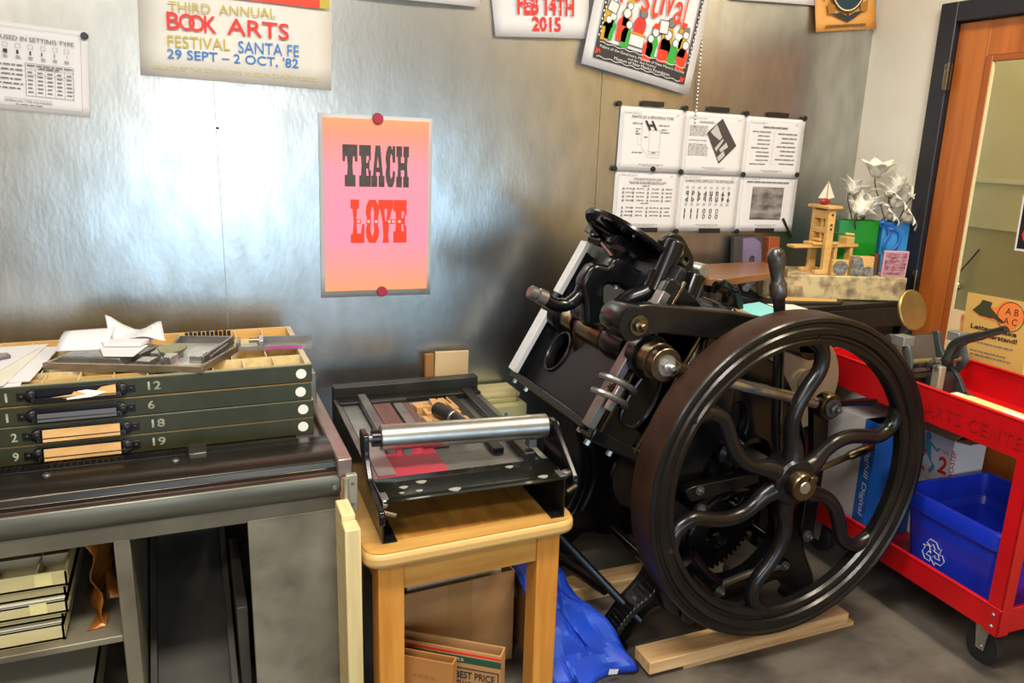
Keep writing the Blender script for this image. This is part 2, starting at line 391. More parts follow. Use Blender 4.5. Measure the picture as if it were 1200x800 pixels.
# --- wood type letters in a unit box
LET = {
 'T': [[(0,1),(1,1),(1,.60),(.84,.60),(.80,.72),(.70,.72),(.66,.5),(.70,.28),(.86,.28),(.86,0),(.14,0),(.14,.28),(.30,.28),(.34,.5),(.30,.72),(.20,.72),(.16,.60),(0,.60)]],
 'E': [[(0,1),(1,1),(1,.62),(.86,.62),(.82,.74),(.62,.74),(.60,.58),(.74,.58),(.77,.66),(.88,.66),(.88,.36),(.77,.36),(.74,.44),(.60,.44),(.62,.27),(.82,.27),(.86,.40),(1,.40),(1,0),(0,0),(0,.27),(.15,.27),(.2,.5),(.15,.74),(0,.74)]],
 'A': [[(.32,1),(.68,1),(.88,.27),(1,.27),(1,0),(.55,0),(.55,.27),(.64,.27),(.62,.36),(.38,.36),(.36,.27),(.45,.27),(.45,0),(0,0),(0,.27),(.12,.27)], [(.42,.47),(.58,.47),(.5,.76)]],
 'C': [[(.28,1),(.56,1),(.68,.9),(.74,1),(.98,1),(.98,.60),(.74,.60),(.68,.76),(.56,.82),(.48,.7),(.48,.3),(.56,.2),(.70,.26),(.76,.4),(.98,.38),(.94,.16),(.72,0),(.28,0),(.06,.16),(0,.32),(.1,.5),(0,.68),(.06,.84)]],
 'H': [[(0,1),(.45,1),(.45,.74),(.37,.74),(.36,.6),(.64,.6),(.63,.74),(.55,.74),(.55,1),(1,1),(1,.74),(.9,.74),(.86,.5),(.9,.26),(1,.26),(1,0),(.55,0),(.55,.26),(.63,.26),(.64,.42),(.36,.42),(.37,.26),(.45,.26),(.45,0),(0,0),(0,.26),(.1,.26),(.14,.5),(.1,.74),(0,.74)]],
 'L': [[(0,1),(.62,1),(.62,.8),(.48,.78),(.40,.5),(.48,.22),(.74,.22),(.84,.44),(1,.44),(1,0),(0,0),(0,.2),(.14,.22),(.22,.5),(.14,.78),(0,.8)]],
 'O': [[(.25,1),(.75,1),(.96,.86),(1,.7),(.86,.5),(1,.3),(.96,.14),(.75,0),(.25,0),(.04,.14),(0,.3),(.14,.5),(0,.7),(.04,.86)], [(.5,.86),(.36,.72),(.40,.5),(.36,.28),(.5,.14),(.64,.28),(.60,.5),(.64,.72)]],
 'V': [[(0,1),(.5,1),(.5,.8),(.40,.78),(.46,.5),(.54,.5),(.60,.78),(.5,.8),(.5,1),(1,1),(1,.8),(.9,.78),(.72,.5),(.66,.16),(.72,0),(.28,0),(.34,.16),(.28,.5),(.1,.78),(0,.8)]],
}
def wood_type(parent, word, boxes, u0, v0, u1, v1, m, name):
    mb = MB()
    for ch, (a, b) in zip(word, boxes):
        vs, fs = curve_mesh(LET[ch])
        ua, ub = u0 + (u1 - u0) * a, u0 + (u1 - u0) * b
        mb.add([Vector((ua + p.x * (ub - ua), -.0034, v0 + p.y * (v1 - v0))) for p in vs], fs)
    o = mb.build(name, m, parent, local=True, smooth=0, fixn=False); o['kind'] = 'stuff'; return o

t = sheet('letterpress_poster', 'pink TEACH LOVE letterpress poster in a clear grey sleeve', 'poster', onwall(.377, .917, .013), [(0, 0), (.349, 0), (.348, .553), (0, .554)], SLEEVE, thick=.001)
MB().box(.012, .337, -.003, -.0012, .020, .542).build('print', PINK, t, local=True, smooth=0)
wood_type(t, 'TEACH', [(0, .22), (.245, .42), (.425, .625), (.64, .79), (.805, 1)], .069, .342, .274, .466, mat('worn_black_ink', '#3c3636', .6, 0, '#4d4444', 60), 'black_word')
wood_type(t, 'LOVE', [(0, .24), (.265, .50), (.49, .755), (.76, 1)], .092, .170, .268, .303, REDINK, 'red_word')
sq = []; sq2 = []
for c in (.116, .147, .171, .2125, .2255, .245):
    w = .0068; sq.append(rect(c - w, .2365 - w, c + w, .2365 + w)); w = .0042; sq2.append(rect(c - w, .2365 - w, c + w, .2365 + w))
print_shapes(t, sq, REDINK, .0037, 'ornament'); print_shapes(t, sq2, mat('pale_pink_ink', '#f7b3b6', .6), .0039, 'ornament_centre')
disc_magnet('round_magnet', onwall(.560, 1.459, 0, .007), .0165, MAGRED, 'round dark red magnet at the top edge of the pink poster', 'red magnets on the pink poster', .008)
disc_magnet('round_magnet', onwall(.566, .930, 0, .007), .0165, MAGRED, 'round dark red magnet at the bottom edge of the pink poster', 'red magnets on the pink poster', .008)

# --- book arts poster
CREAM = mat('cream_poster_paper', '#dad8d0', .6, 0, '#cfccc2', 4)
t = sheet('festival_poster', 'large cream BOOK ARTS festival poster with red, gold and blue lettering', 'poster', onwall(-.083, 1.550, .032), [(0, 0), (.506, 0), (.510, .52), (.004, .52)], CREAM, curl=.012)
print_text(t, 'THIRD  ANNUAL', .075, .169, .351, .193, OLIVE, .0135, skew=.012)
print_text(t, 'B', .070, .124, .102, .167, RED2, .0135, bold=.01); print_text(t, 'O', .100, .124, .140, .167, RED2, .0135, bold=.005); print_text(t, 'O', .124, .124, .164, .167, RED2, .0137, bold=.005)
print_text(t, 'K', .163, .124, .195, .167, RED2, .0135, bold=.01); print_text(t, 'ARTS', .222, .125, .387, .168, RED2, .0135, bold=.01, skew=.001)
print_text(t, 'FESTIVAL', .070, .078, .228, .108, OLIVE, .0135, skew=.005)
print_text(t, 'SANTA FE', .250, .080, .414, .111, BLUEINK, .0135, skew=.004)
print_text(t, "29 SEPT \u2013 2 OCT, '82", .068, .045, .412, .074, BLUEINK, .0135, bold=.006, skew=.005)
print_text(t, 'PALACE OF THE GOVERNORS  MUSEUM OF NEW MEXICO', .034, .019, .469, .030, mat('pale_gold_ink', '#c3b878', .6), .0135, skew=.003)
print_shapes(t, [rect(.06, .2195, .472, .50)], REDINK, .0128, 'red_block'); print_shapes(t, [rect(.472, .2205, .499, .50)], OLIVE, .0128, 'olive_block')

# --- chart at the left edge
t = sheet('type_chart', 'white sheet reading USED IN SETTING TYPE at far left of steel wall', 'paper', onwall(-.493, 1.454, .068), [(0, 0), (.2785, 0), (.2785, .2155), (0, .2155)], PAPER, curl=.004)
O = .0055
print_text(t, 'USED IN SETTING TYPE', .083, .1735, .246, .184, INKGREY, O, bold=.012)
print_shapes(t, frame_lines(.012, .012, .262, .205, .0008), INKLIGHT, O, 'border')
print_shapes(t, [q for c in (.086, .114, .142, .170, .197, .223) for q in frame_lines(c, .155, c + .011, .166, .0007)], INKGREY, O, 'square')
print_shapes(t, [rect(c + .001, .141, c + .001 + w, .150) for c, w in ((.086, .0095), (.115, .005), (.144, .0038), (.170, .0026), (.199, .0017), (.228, .0007))], INK, O, 'space_mark')
print_shapes(t, [q for c in (.086, .114, .142, .170, .197, .223) for k in (0, 1) for q in words(c, c + .011, .134 - k * .004, .002, rng, .009, .012)], INKGREY, O, 'small_print')
print_shapes(t, frame_lines(.134, .040, .243, .121, .001) + [rect(.134, .107, .243, .1078), rect(.134, .093, .243, .0937)] + [rect(c, .040, c + .0006, .107) for c in (.156, .178, .200, .222)], INKGREY, O, 'table_rule')
print_shapes(t, words(.138, .240, .1145, .003, rng) + words(.165, .21, .109, .003, rng) + [q for c in (.137, .159, .181, .203, .225) for r in range(6) for q in words(c + .002, c + .015, .098 - r * .0098, .0028, rng, .010, .013)], INKGREY, O, 'small_print')
print_shapes(t, [q for r in range(6) for q in words(.02, .128, .112 - r * .0115, .0032, rng)], INKGREY, O, 'small_print')
print_text(t, 'AMERICAN TYPE FOUNDERS', .085, .022, .192, .028, INKGREY, O); print_shapes(t, [rect(.085, .031, .192, .0316)] + words(.11, .17, .016, .002, rng), INKGREY, O, 'small_print')
disc_magnet('round_magnet', onwall(-.209, 1.640, 0, .006), .0092, mat('navy_magnet', '#23213a', .45), 'small dark navy magnet on the corner of the USED IN SETTING TYPE sheet', None, .007)

# --- cut-off sheets along the top
tag(sheet('plain_paper', 'blank white paper edge between the cream poster and the FEB 14TH sheet', 'paper', onwall(.45, 1.797, 0), [(0, 0), (.427, .0), (.427, .3), (0, .3)], PAPER, curl=.02), 'blank white paper edge between the cream poster and the FEB 14TH sheet', 'paper')
tag(sheet('plain_paper', 'sliver of white paper above the six charts beside the orange print', 'paper', onwall(1.80, 1.897, -.03), [(0, 0), (.36, 0), (.36, .25), (0, .25)], PAPER, curl=.02), 'sliver of white paper above the six charts beside the orange print', 'paper')
t = sheet('event_sheet', 'white sheet printed FEB 14TH 2015 in red ornamental type', 'poster', onwall(.932, 1.718, -.045), [(0, 0), (.325, 0), (.325, .36), (-.03, .36)], PAPER, curl=.012)
print_text(t, 'FEB 14TH', .072, .066, .268, .125, RED2, .0135, bold=.035); print_text(t, '2015', .122, .018, .222, .062, RED2, .0135, bold=.035)
print_shapes(t, [ell(.08 + .0105 * i, .072 + .045 * rng.random(), .0022, n=8) for i in range(18)] + [ell(.128 + .0105 * i, .024 + .03 * rng.random(), .002, n=8) for i in range(9)], PAPER, .0140, 'letter_speckle')

# --- tilted festival poster with a crowd of printers
Mf = onwall(1.226, 1.655, .19, .02)
t = sheet('festival_poster', 'tilted white Festival poster with a cartoon crowd and black text band', 'poster', Mf, [(0, 0), (.427, 0), (.427, .50), (0, .50)], PAPER, curl=.01, thick=.003)
print_shapes(t, [rect(.033, .028, .396, .086), rect(.033, .086, .044, .46), rect(.386, .086, .396, .46), rect(.30, .318, .396, .334)], INK, .0125, 'black_border')
o = .0132
print_text(t, 'Palace of the Governors, Museum of New Mexico Society', .05, .062, .385, .073, PAPER, o, skew=-.002); print_text(t, 'and the 2nd Festival', .16, .0525, .27, .0595, PAPER, o); print_text(t, 'Museum of New Mexico Foundation', .11, .040, .33, .050, PAPER, o)
wv = lambda v: [(.045 + i * .0085, v + .0022 * math.sin(i * 1.3)) for i in range(41)]
print_shapes(t, [[(a[0], a[1]), (b[0], b[1]), (b[0], b[1] + .002), (a[0], a[1] + .002)] for v in (.079, .034) for a, b in zip(wv(v), wv(v)[1:])], PAPER, o, 'wavy_rule')
print_shapes(t, [ell(.034 + .005 * (i % 2) + .003, .1 + i * .0125, .0026, .004, 8) for i in range(28)] + [ell(.391 + .003 * (i % 2), .1 + i * .0125, .0024, .004, 8) for i in range(28)] + [ell(.31 + i * .008, .326, .003, .004, 8) for i in range(9)], PAPER, .0132, 'border_spots')
print_shapes(t, [[(.036, .04), (.05, .05), (.057, .046), (.05, .06), (.043, .056), (.038, .062)], [(.372, .036), (.385, .034), (.393, .05), (.384, .046), (.376, .052)], [(.365, .330), (.395, .330), (.392, .35), (.38, .342), (.368, .352)]], RED2, .0134, 'red_leaf')
# the word Festival, each letter set by hand
xs = .086
for ch, w, dv, h in (('F', .035, .0, .12), ('e', .035, .02, .07), ('s', .03, -.004, .07), ('t', .032, -.012, .11), ('i', .012, .004, .09), ('v', .034, .006, .075), ('a', .034, -.006, .07), ('l', .022, -.012, .13)):
    print_text(t, 'L' if ch == 'l' else ch, xs, .214 + dv, xs + w, .214 + dv + h, REDINK, .0136, bold=.0, name='red_letter'); xs += w + .005
# crowd: heads, bodies, boards
def person(u, v, s, cloth, hat=None, hair=None):
    print_shapes(t, [[(u - .018 * s, v - .045 * s), (u + .016 * s, v - .045 * s), (u + .018 * s, v - .015 * s)] + [(u + .021 * s * math.cos(a), v + .027 * s * math.sin(a)) for a in [PI * k / 10 for k in range(11)]] + [(u - .019 * s, v - .015 * s)]], MATS[cloth], .0130, 'figure_clothes')
    print_shapes(t, [ell(u + .004 * s, v + .036 * s, .0145 * s, .0155 * s, 12)], INK, .0133, 'figure_outline')
    print_shapes(t, [ell(u + .004 * s, v + .036 * s, .012 * s, .013 * s, 12)], MATS[hair] if hair else PAPER, .0135, 'figure_head')
    if hat: print_shapes(t, [[(u - .012 * s, v + .046 * s), (u + .02 * s, v + .046 * s), (u + .014 * s, v + .066 * s), (u - .006 * s, v + .063 * s)]], MATS[hat], .0137, 'figure_hat')
for a in ((.062, .175, 1.0, 'ochre_ink', None, None), (.072, .135, .9, 'green_ink', None, None), (.058, .125, .8, 'ochre_ink', None, None), (.125, .185, .8, 'ochre_ink', 'ochre_ink', None), (.118, .15, 1.1, 'orange_red_ink', None, None), (.135, .125, .9, 'green_ink', None, None),
          (.178, .165, 1.1, 'red_poster_ink', None, 'grey_ink'), (.238, .125, 1.0, 'green_ink', 'orange_red_ink', None), (.225, .105, .9, 'orange_red_ink', None, None), (.29, .165, 1.1, 'ochre_ink', None, 'grey_ink'), (.287, .125, 1.1, 'orange_red_ink', None, None), (.335, .165, .7, 'white_paper', None, 'ochre_ink'), (.355, .15, .9, 'ochre_ink', 'grey_ink', None), (.322, .115, .9, 'green_ink', None, None), (.362, .115, 1.0, 'orange_red_ink', None, None)): person(*a)
for bd in ((.068, .195, .038, .036, -.2), (.268, .185, .036, .045, .1)):
    c, s_ = math.cos(bd[4]), math.sin(bd[4]); q = lambda k: [(bd[0] + c * x * k - s_ * y * k, bd[1] + s_ * x * k + c * y * k) for x, y in ((-bd[2] / 2, -bd[3] / 2), (bd[2] / 2, -bd[3] / 2), (bd[2] / 2, bd[3] / 2), (-bd[2] / 2, bd[3] / 2))]
    print_shapes(t, [q(1)], INK, .0138, 'board_edge'); print_shapes(t, [q(.86)], PAPER, .0140, 'board')
print_shapes(t, [rect(.148, .098, .205, .135)], PAPER, .0138, 'press_table'); print_shapes(t, [rect(.146, .133, .208, .141)], GOLDINK, .0140, 'press_top'); print_shapes(t, frame_lines(.148, .098, .205, .135, .0015), INK, .0140, 'press_line')

# --- bead chain hanging in front of the charts
mb = MB().cyl((1.693, -.012, 1.475), (1.683, -.012, ZC), .0009, seg=6)
zz = 1.475
while zz < ZC - .004:
    mb.ball((1.693 - .010 * (zz - 1.475) / (ZC - 1.475), -.012, zz), .0042, 6); zz += .0125
tag(mb.build('bead_chain', STEEL), 'thin silver bead chain hanging beside the tilted Festival poster', 'chain')

# --- six charts
def chart(i, j, label):
    x0 = (1.388, 1.384)[j] + (.262, .2635)[j] * i; z0 = (1.316, 1.108)[j] - (.0075, .0045)[j] * i
    s = sheet('type_chart', label, 'paper', onwall(x0, z0, .022, .004 + .0012 * i + .003 * (1 - j)), [(0, 0), (.268, 0), (.268, .2145), (0, .2145)], PAPER, curl=.003, group='six type charts held to the steel wall')
    print_shapes(s, frame_lines(.012, .012, .254, .202, .0007), INKLIGHT, .004, 'border'); print_shapes(s, words(.016, .09, .194, .002, rng) + words(.10, .17, .019, .0022, rng) + words(.085, .185, .024, .0022, rng) + words(.222, .238, .194, .002, rng), INKLIGHT, .004, 'small_print')
    return s
O = .004
s = chart(0, 0, 'chart headed PARTS OF A PRINTING TYPE with a drawing of a type block')
print_text(s, 'PARTS OF A PRINTING TYPE', .046, .178, .212, .188, INKGREY, O, bold=.01); print_text(s, 'H', .098, .141, .150, .172, INK, O, shear=-.5, bold=.03)
print_shapes(s, [rect(.088, .085, .0888, .170), rect(.120, .058, .1208, .142), rect(.163, .058, .1638, .142), rect(.120, .058, .163, .0588), rect(.120, .069, .163, .0698), rect(.120, .141, .163, .1418), [(.088, .085), (.089, .085), (.121, .048), (.120, .048)], rect(.120, .048, .163, .0488), rect(.163, .048, .1638, .058), rect(.074, .09, .0746, .125), rect(.074, .09, .088, .0906), [(.098, .142), (.099, .142), (.122, .140), (.122, .141)]], INKGREY, O, 'drawing')
print_shapes(s, words(.05, .088, .160, .003, rng) + words(.155, .20, .157, .003, rng) + words(.166, .19, .143, .003, rng) + words(.166, .2, .134, .003, rng) + words(.064, .082, .142, .003, rng) + words(.064, .08, .134, .003, rng) + words(.064, .082, .126, .003, rng) + words(.1, .118, .116, .003, rng) + words(.133, .15, .064, .003, rng) + words(.055, .1, .063, .003, rng), INKGREY, O, 'small_print')
s = chart(1, 0, 'chart with a slanted dark photograph of a type case')
print_shapes(s, words(.06, .12, .180, .005, rng) + [q for v in [.166 - .0062 * k for k in range(6)] + [.118 - .0062 * k for k in range(1)] + [.104 - .0062 * k for k in range(7)] for q in words(.02, .095 + .01 * (v < .1), v, .0026, rng)], INKLIGHT, O, 'small_print')
dia = [(.157, .040), (.226, .106), (.154, .198), (.094, .146)]
print_shapes(s, [dia], mat('photo_dark', '#453f3c', .6), .0042, 'photograph')
print_shapes(s, [[(.150, .122), (.160, .133), (.132, .176), (.108, .150), (.122, .138)], [(.140, .082), (.168, .122), (.164, .128), (.132, .094)], [(.156, .048), (.180, .070), (.172, .086), (.146, .062)], [(.160, .08), (.19, .1), (.18, .116), (.152, .09)]], mat('photo_light', '#b5b2b0', .6), .0044, 'photograph_highlight')
s = chart(2, 0, 'chart of two columns of printed lines at top right of the six')
print_shapes(s, words(.075, .19, .178, .005, rng, .02, .03), INKGREY, O, 'heading')
print_shapes(s, [q for k in range(9) for q in words(.03 + .025 * (k % 4 > 0), .112, .162 - k * .0145, .003, rng, .02, .04)] + [q for k in range(8) for q in words(.145 + .02 * (k % 3 > 0), .235, .158 - k * .0155, .0035, rng, .02, .04)] + [rect(.128, .045, .1286, .168), rect(.06, .075, .115, .0785)], INKGREY, O, 'small_print')
s = chart(0, 1, 'chart headed TYPE IDENTIFICATION AIDS at bottom left of the six')
print_text(s, 'TYPE IDENTIFICATION AIDS', .072, .178, .188, .186, INKGREY, O, bold=.01)
print_shapes(s, words(.055, .21, .171, .0022, rng) + words(.06, .2, .1665, .0022, rng) + words(.11, .14, .158, .0025, rng) + words(.11, .14, .098, .0025, rng) + [q for r in range(7) for c, w in ((.045, .028), (.085, .035), (.145, .04), (.205, .03)) for q in words(c + rng.random() * .006, c + w, .148 - r * .0135 - .012 * (r > 3), .0028, rng) + [rect(c - .012, .145 - r * .0135 - .012 * (r > 3), c - .006, .152 - r * .0135 - .012 * (r > 3))]], INKGREY, O, 'small_print')
s = chart(1, 1, 'chart headed CHARACTERS DIFFICULT TO DISTINGUISH with letter pairs')
print_text(s, 'CHARACTERS DIFFICULT TO DISTINGUISH', .022, .177, .235, .187, INKGREY, O, bold=.01)
for k, (a, b2) in enumerate((('q', 'd'), ('p', 'b'), ('b', 'p'), ('d', 'q'), ('u', 'n'), ('n', 'u'), ('6', '9'), ('9', '6'))):
    c = .030 + k * .026
    print_text(s, a, c, .128, c + .011, .146, INK, O, bold=.012, name='letter'); print_text(s, b2, c, .108, c + .011, .125, INK, O, bold=.012, name='letter')
for k, (a, b2) in enumerate((('I', 'l'), ('l', 'I'), ('l', 'l'), ('o', 'o'), ('0', 'o'), ('O', '0'))):
    c = .026 + k * .028
    print_text(s, a, c + (.004 if k < 3 else 0), .066, c + (.008 if k < 3 else .012), .083, INK, O, name='letter'); print_text(s, b2, c + (.004 if k < 3 else 0), .046, c + (.008 if k < 3 else .012), .063, INK, O, name='letter')
print_shapes(s, [q for k in range(8) for v in (.160, .155, .095, .100) for q in words(.028 + k * .026, .042 + k * .026, v, .002, rng, .01, .014)], INKLIGHT, O, 'small_print')
s = chart(2, 1, 'chart with a square grey photograph at bottom right of the six')
print_shapes(s, words(.03, .225, .182, .0045, rng, .015, .03), INKGREY, O, 'heading')
PHOTO = mat('grey_photograph', '#433e3b', .6, 0, '#a19c98', 14, (1, 1, 2.5), detail=6)
MB().box(.060, .204, -.0046, -.0038, .046, .166).build('photograph', PHOTO, s, local=True, smooth=0)
# magnets on the charts: (px of the wall found once, kept as wall metres)
RM = [(1.383, 1.537, 'top left corner'), (1.649, 1.532, 'top edge left of the bead chain'), (1.911, 1.524, 'top edge between second and third chart'), (2.178, 1.516, 'top right corner'),
      (1.380, 1.323, 'left edge between the rows'), (1.533, 1.322, 'row gap under the printing type drawing'), (1.650, 1.314, 'row gap left of centre'), (1.921, 1.308, 'row gap right of centre'), (2.171, 1.309, 'right edge between the rows'),
      (1.650, 1.103, 'bottom edge left of centre'), (1.919, 1.098, 'bottom edge right of centre')]
for x, z, d in RM: disc_magnet('round_magnet', onwall(x, z, 0, .010), .0096, MAGNET, 'small round black magnet on the six charts, ' + d, 'round black magnets on the six charts', .007)
for x, z, w, d in ((1.515, 1.541, .088, 'top edge of the PARTS OF A PRINTING TYPE chart'), (1.788, 1.533, .090, 'top edge of the slanted photograph chart'), (2.055, 1.524, .092, 'top edge of the two column chart'),
                   (1.522, 1.110, .094, 'bottom edge beside the press disc'), (1.794, 1.103, .092, 'bottom edge of the letter pairs chart'), (2.046, 1.100, .088, 'bottom edge of the grey photograph chart')):
    M = onwall(x, z, .02, .0105)
    tag(MB().box(-w / 2, w / 2, -.004, 0, -.0085, .0085, M).build('bar_magnet', MAGNET, bevel=.001), 'flat black bar magnet, ' + d, 'magnet', 'black bar magnets on the six charts')
M = onwall(2.155, 1.106, -.60, .006)
tag(MB().box(-.0045, .0045, -.008, 0, -.046, .046, M).build('bar_magnet', MAGNET, bevel=.001), 'narrow black bar magnet slanting off the bottom right chart corner', 'magnet', 'black bar magnets on the six charts')

# --- orange print in the corner
t = sheet('ornament_print', 'tan orange print with a dark teal oval hung in the top corner', 'poster', onwall(2.172, 1.818, -.11, .012), [(0, 0), (.285, 0), (.275, .3), (-.01, .3)], TANINK, curl=.02)
o = .023
print_shapes(t, [ell(.135, .165, .088, .105, 32)], INK, o, 'oval_rim'); print_shapes(t, [ell(.135, .165, .083, .100, 32)], mat('cream_ink', '#d9c08a', .6), o + .0003, 'oval_line'); print_shapes(t, [ell(.135, .165, .078, .095, 32)], TEALINK, o + .0006, 'dark_oval')
print_shapes(t, [[(.06, .058), (.10, .062), (.128, .050), (.135, .062), (.142, .050), (.17, .062), (.21, .066), (.17, .044), (.135, .028), (.10, .042)]], INK, o, 'black_ornament')
print_shapes(t, [[(.04, .10), (.075, .085), (.075, .06), (.045, .058)], [(.23, .105), (.195, .09), (.195, .064), (.225, .064)]], mat('brown_gold_ink', '#9a6a1e', .6), o, 'gold_scroll')
print_shapes(t, [ell(.032 + .006 * k, .118 + .008 * k, .010, .004, 10, .6 * k - .6) for k in range(3)] + [ell(.238 - .004 * k, .122 + .009 * k, .010, .004, 10, 2.5 - .6 * k) for k in range(3)], INK, o, 'leaf_sprig')
print_shapes(t, words(.035, .225, .012, .009, rng, .006, .012, .0015), mat('brown_ink', '#6a4a22', .6), o, 'caption')
# ================================================================== steel imposing bench at the left
BX0, BX1 = -1.25, .295
t = thing('imposing_bench', 'dark steel proofing bench with open shelves under a heavy bed', 'bench', (-.45, -.4, 0))
MB().box(BX0, BX1 - .006, -.60, -.03, .63, .68).build('bed', BENCHTOP, t, bevel=.003)
rail = [(-.600, .66), (-.600, .690), (-.612, .698), (-.66, .700), (-.735, .697), (-.748, .688), (-.752, .672), (-.765, .668), (-.765, .66)]
MB().prism(rail, BX0, BX1, 'x').build('front_rail', mat('oily_dark_rail', '#4a443c', .25, .8, '#2b2723', 5, (.4, 6, 6), rvar=.1), t, bevel=.002)
ap = [(-.60, .66), (-.768, .66), (-.772, .65), (-.772, .622), (-.765, .612), (-.752, .608), (-.745, .598), (-.70, .598), (-.60, .61)]
MB().prism(ap, BX0, BX1 - .004, 'x').build('apron', mat('greenish_apron_steel', '#6e6d60', .4, .5, '#3f3d34', 5, (.6, 4, 4), rvar=.14, detail=8), t, bevel=.003)
MB().box(BX0, BX1 + .002, -.7655, -.7545, .656, .668).build('rust_strip', mat('rusty_strip', '#5b3d33', .5, .5, '#3b2f28', 12), t, bevel=.001)
rk = MB(); x = BX0
while x < -.035:
    rk.box(x, x + .0065, -.628, -.612, .6975, .706); x += .0125
o = rk.build('rack_teeth', mat('black_rack', '#141414', .35, .5), t); o['kind'] = 'stuff'
MB().box(-1.25, -.03, -.640, -.604, .694, .7015).build('rack_bar', mat('black_rack', '#141414'), t, bevel=.001)
MB().box(-.028, .012, -.668, -.604, .696, .712).build('rack_stop', BENCHTOP, t, bevel=.003)
for x in (-.305, -.055):
    s = MB().lathe([(0, 0), (.0085, 0), (.0085, .004), (.006, .006), (0, .006)], (x, -.672, .699), (0, -.05, 1), 14).build('screw', DSTEEL, t)
    MB().box(x - .0078, x + .0078, -.673, -.671, .7045, .7056, ).build('slot', MAGNET, s)
MB().box(BX1 - .075, BX1 - .02, -.60, -.05, .68, .6825).build('side_strip', mat('greasy_grey_steel', '#8a8284', .3, .8, '#6e6266', 6, rvar=.1), t)
MB().box(BX1 - .012, BX1 + .022, -.775, -.04, .655, .700).build('side_rail', mat('pinkish_steel_rail', '#a08c88', .33, .75, '#776a66', 6, rvar=.1), t, bevel=.004)
MB().box(.270, .302, -.36, -.31, .68, .785).build('corner_block', DSTEEL, t, bevel=.003)
MB().box(BX1 + .004, BX1 + .030, -.79, -.775, .575, .665).build('bracket', mat('pale_bracket', '#9c9b8c', .4, .5), t, bevel=.002)
MB().cyl((BX1 + .004, -.79, .58), (BX1 + .004, -.79, .66), .007, seg=12).build('hinge_pin', mat('pale_bracket', '#9c9b8c'), t)
for z in (.595, .645): MB().lathe([(0, 0), (.0045, 0), (.003, .003), (0, .003)], (BX1 + .019, -.79, z), (0, -1, 0), 10).build('screw', DSTEEL, t)
MB().lathe([(0, 0), (.007, 0), (.007, .008), (0, .009)], (BX1 - .02, -.772, .635), (0, -1, 0), 6).build('bolt', DSTEEL, t)
# cabinet under the bed
MB().box(BX0, BX1 - .001, -.742, -.72, .560, .600).build('top_frame', BENCH, t, bevel=.002)
MB().box(.085, BX1 + .008, -.745, -.73, .02, .566).build('front_panel', mat('scratched_grey_panel', '#948f7c', .5, .3, '#625c4c', 6, rvar=.12, bump=.08, bscale=40, detail=9), t, bevel=.002)
MB().box(-.187, -.155, -.742, -.10, .02, .562).build('divider_post', BENCH, t, bevel=.002)
MB().box(BX0, -.187, -.740, -.10, .318, .334).build('shelf', BENCH, t, bevel=.002)
MB().box(BX0, .085, -.735, -.05, .02, .04).build('floor_plate', BENCH, t)
MB().box(BX1 - .01, BX1, -.73, -.03, .02, .60).build('side_panel', BENCH, t)
for k in range(5): MB().box(BX0, BX1 - .01, -.062, -.05, .05 + k * .11, .157 + k * .11).build('back_board', mat('dark_back_board', '#77756c', .6, 0, '#63615a', 4, (1, 1, 8)), t, bevel=.002)
MB().box(BX0, BX0 + .02, -.73, -.03, .02, .60).build('side_panel', BENCH, t)
# --- long dark tray leaning inside the middle bay
t = thing('storage_tray', 'dark metal tray leaning in the bench bay with a pale handle', 'tray', (-.03, -.5, .04))
Mt = Matrix.Translation((-.052, -.70, .05)) @ Matrix.Rotation(math.radians(24), 4, 'X')
DK = mat('dark_tray_metal', '#57534a', .45, .3, '#3d3a34', 6)
MB().box(-.085, .085, 0, .56, 0, .012, Mt).build('tray_floor', DK, t); MB().box(-.097, -.083, 0, .56, 0, .06, Mt).build('tray_side', DK, t); MB().box(.083, .097, 0, .56, 0, .06, Mt).build('tray_side', DK, t); MB().box(-.097, .097, .55, .562, 0, .06, Mt).build('tray_back', DK, t)
MB().box(-.097, .097, -.012, .0, 0, .07, Mt).build('tray_front', mat('grey_tray_front', '#75736b', .4, .5, '#4c4a44', 9), t, bevel=.002)
MB().tube(interp([Mt @ Vector(p) for p in ((-.06, -.01, .035), (-.055, -.04, .035), (.055, -.04, .035), (.06, -.01, .035))], 5), .0075, 10).build('handle', mat('pale_handle', '#b8b5a6', .35, .6), t)
tag(MB().box(.053, .078, -.66, -.30, .041, .30).build('dark_plank', DK, bevel=.002), 'dark narrow plank standing beside the tray inside the bench bay', 'plank')
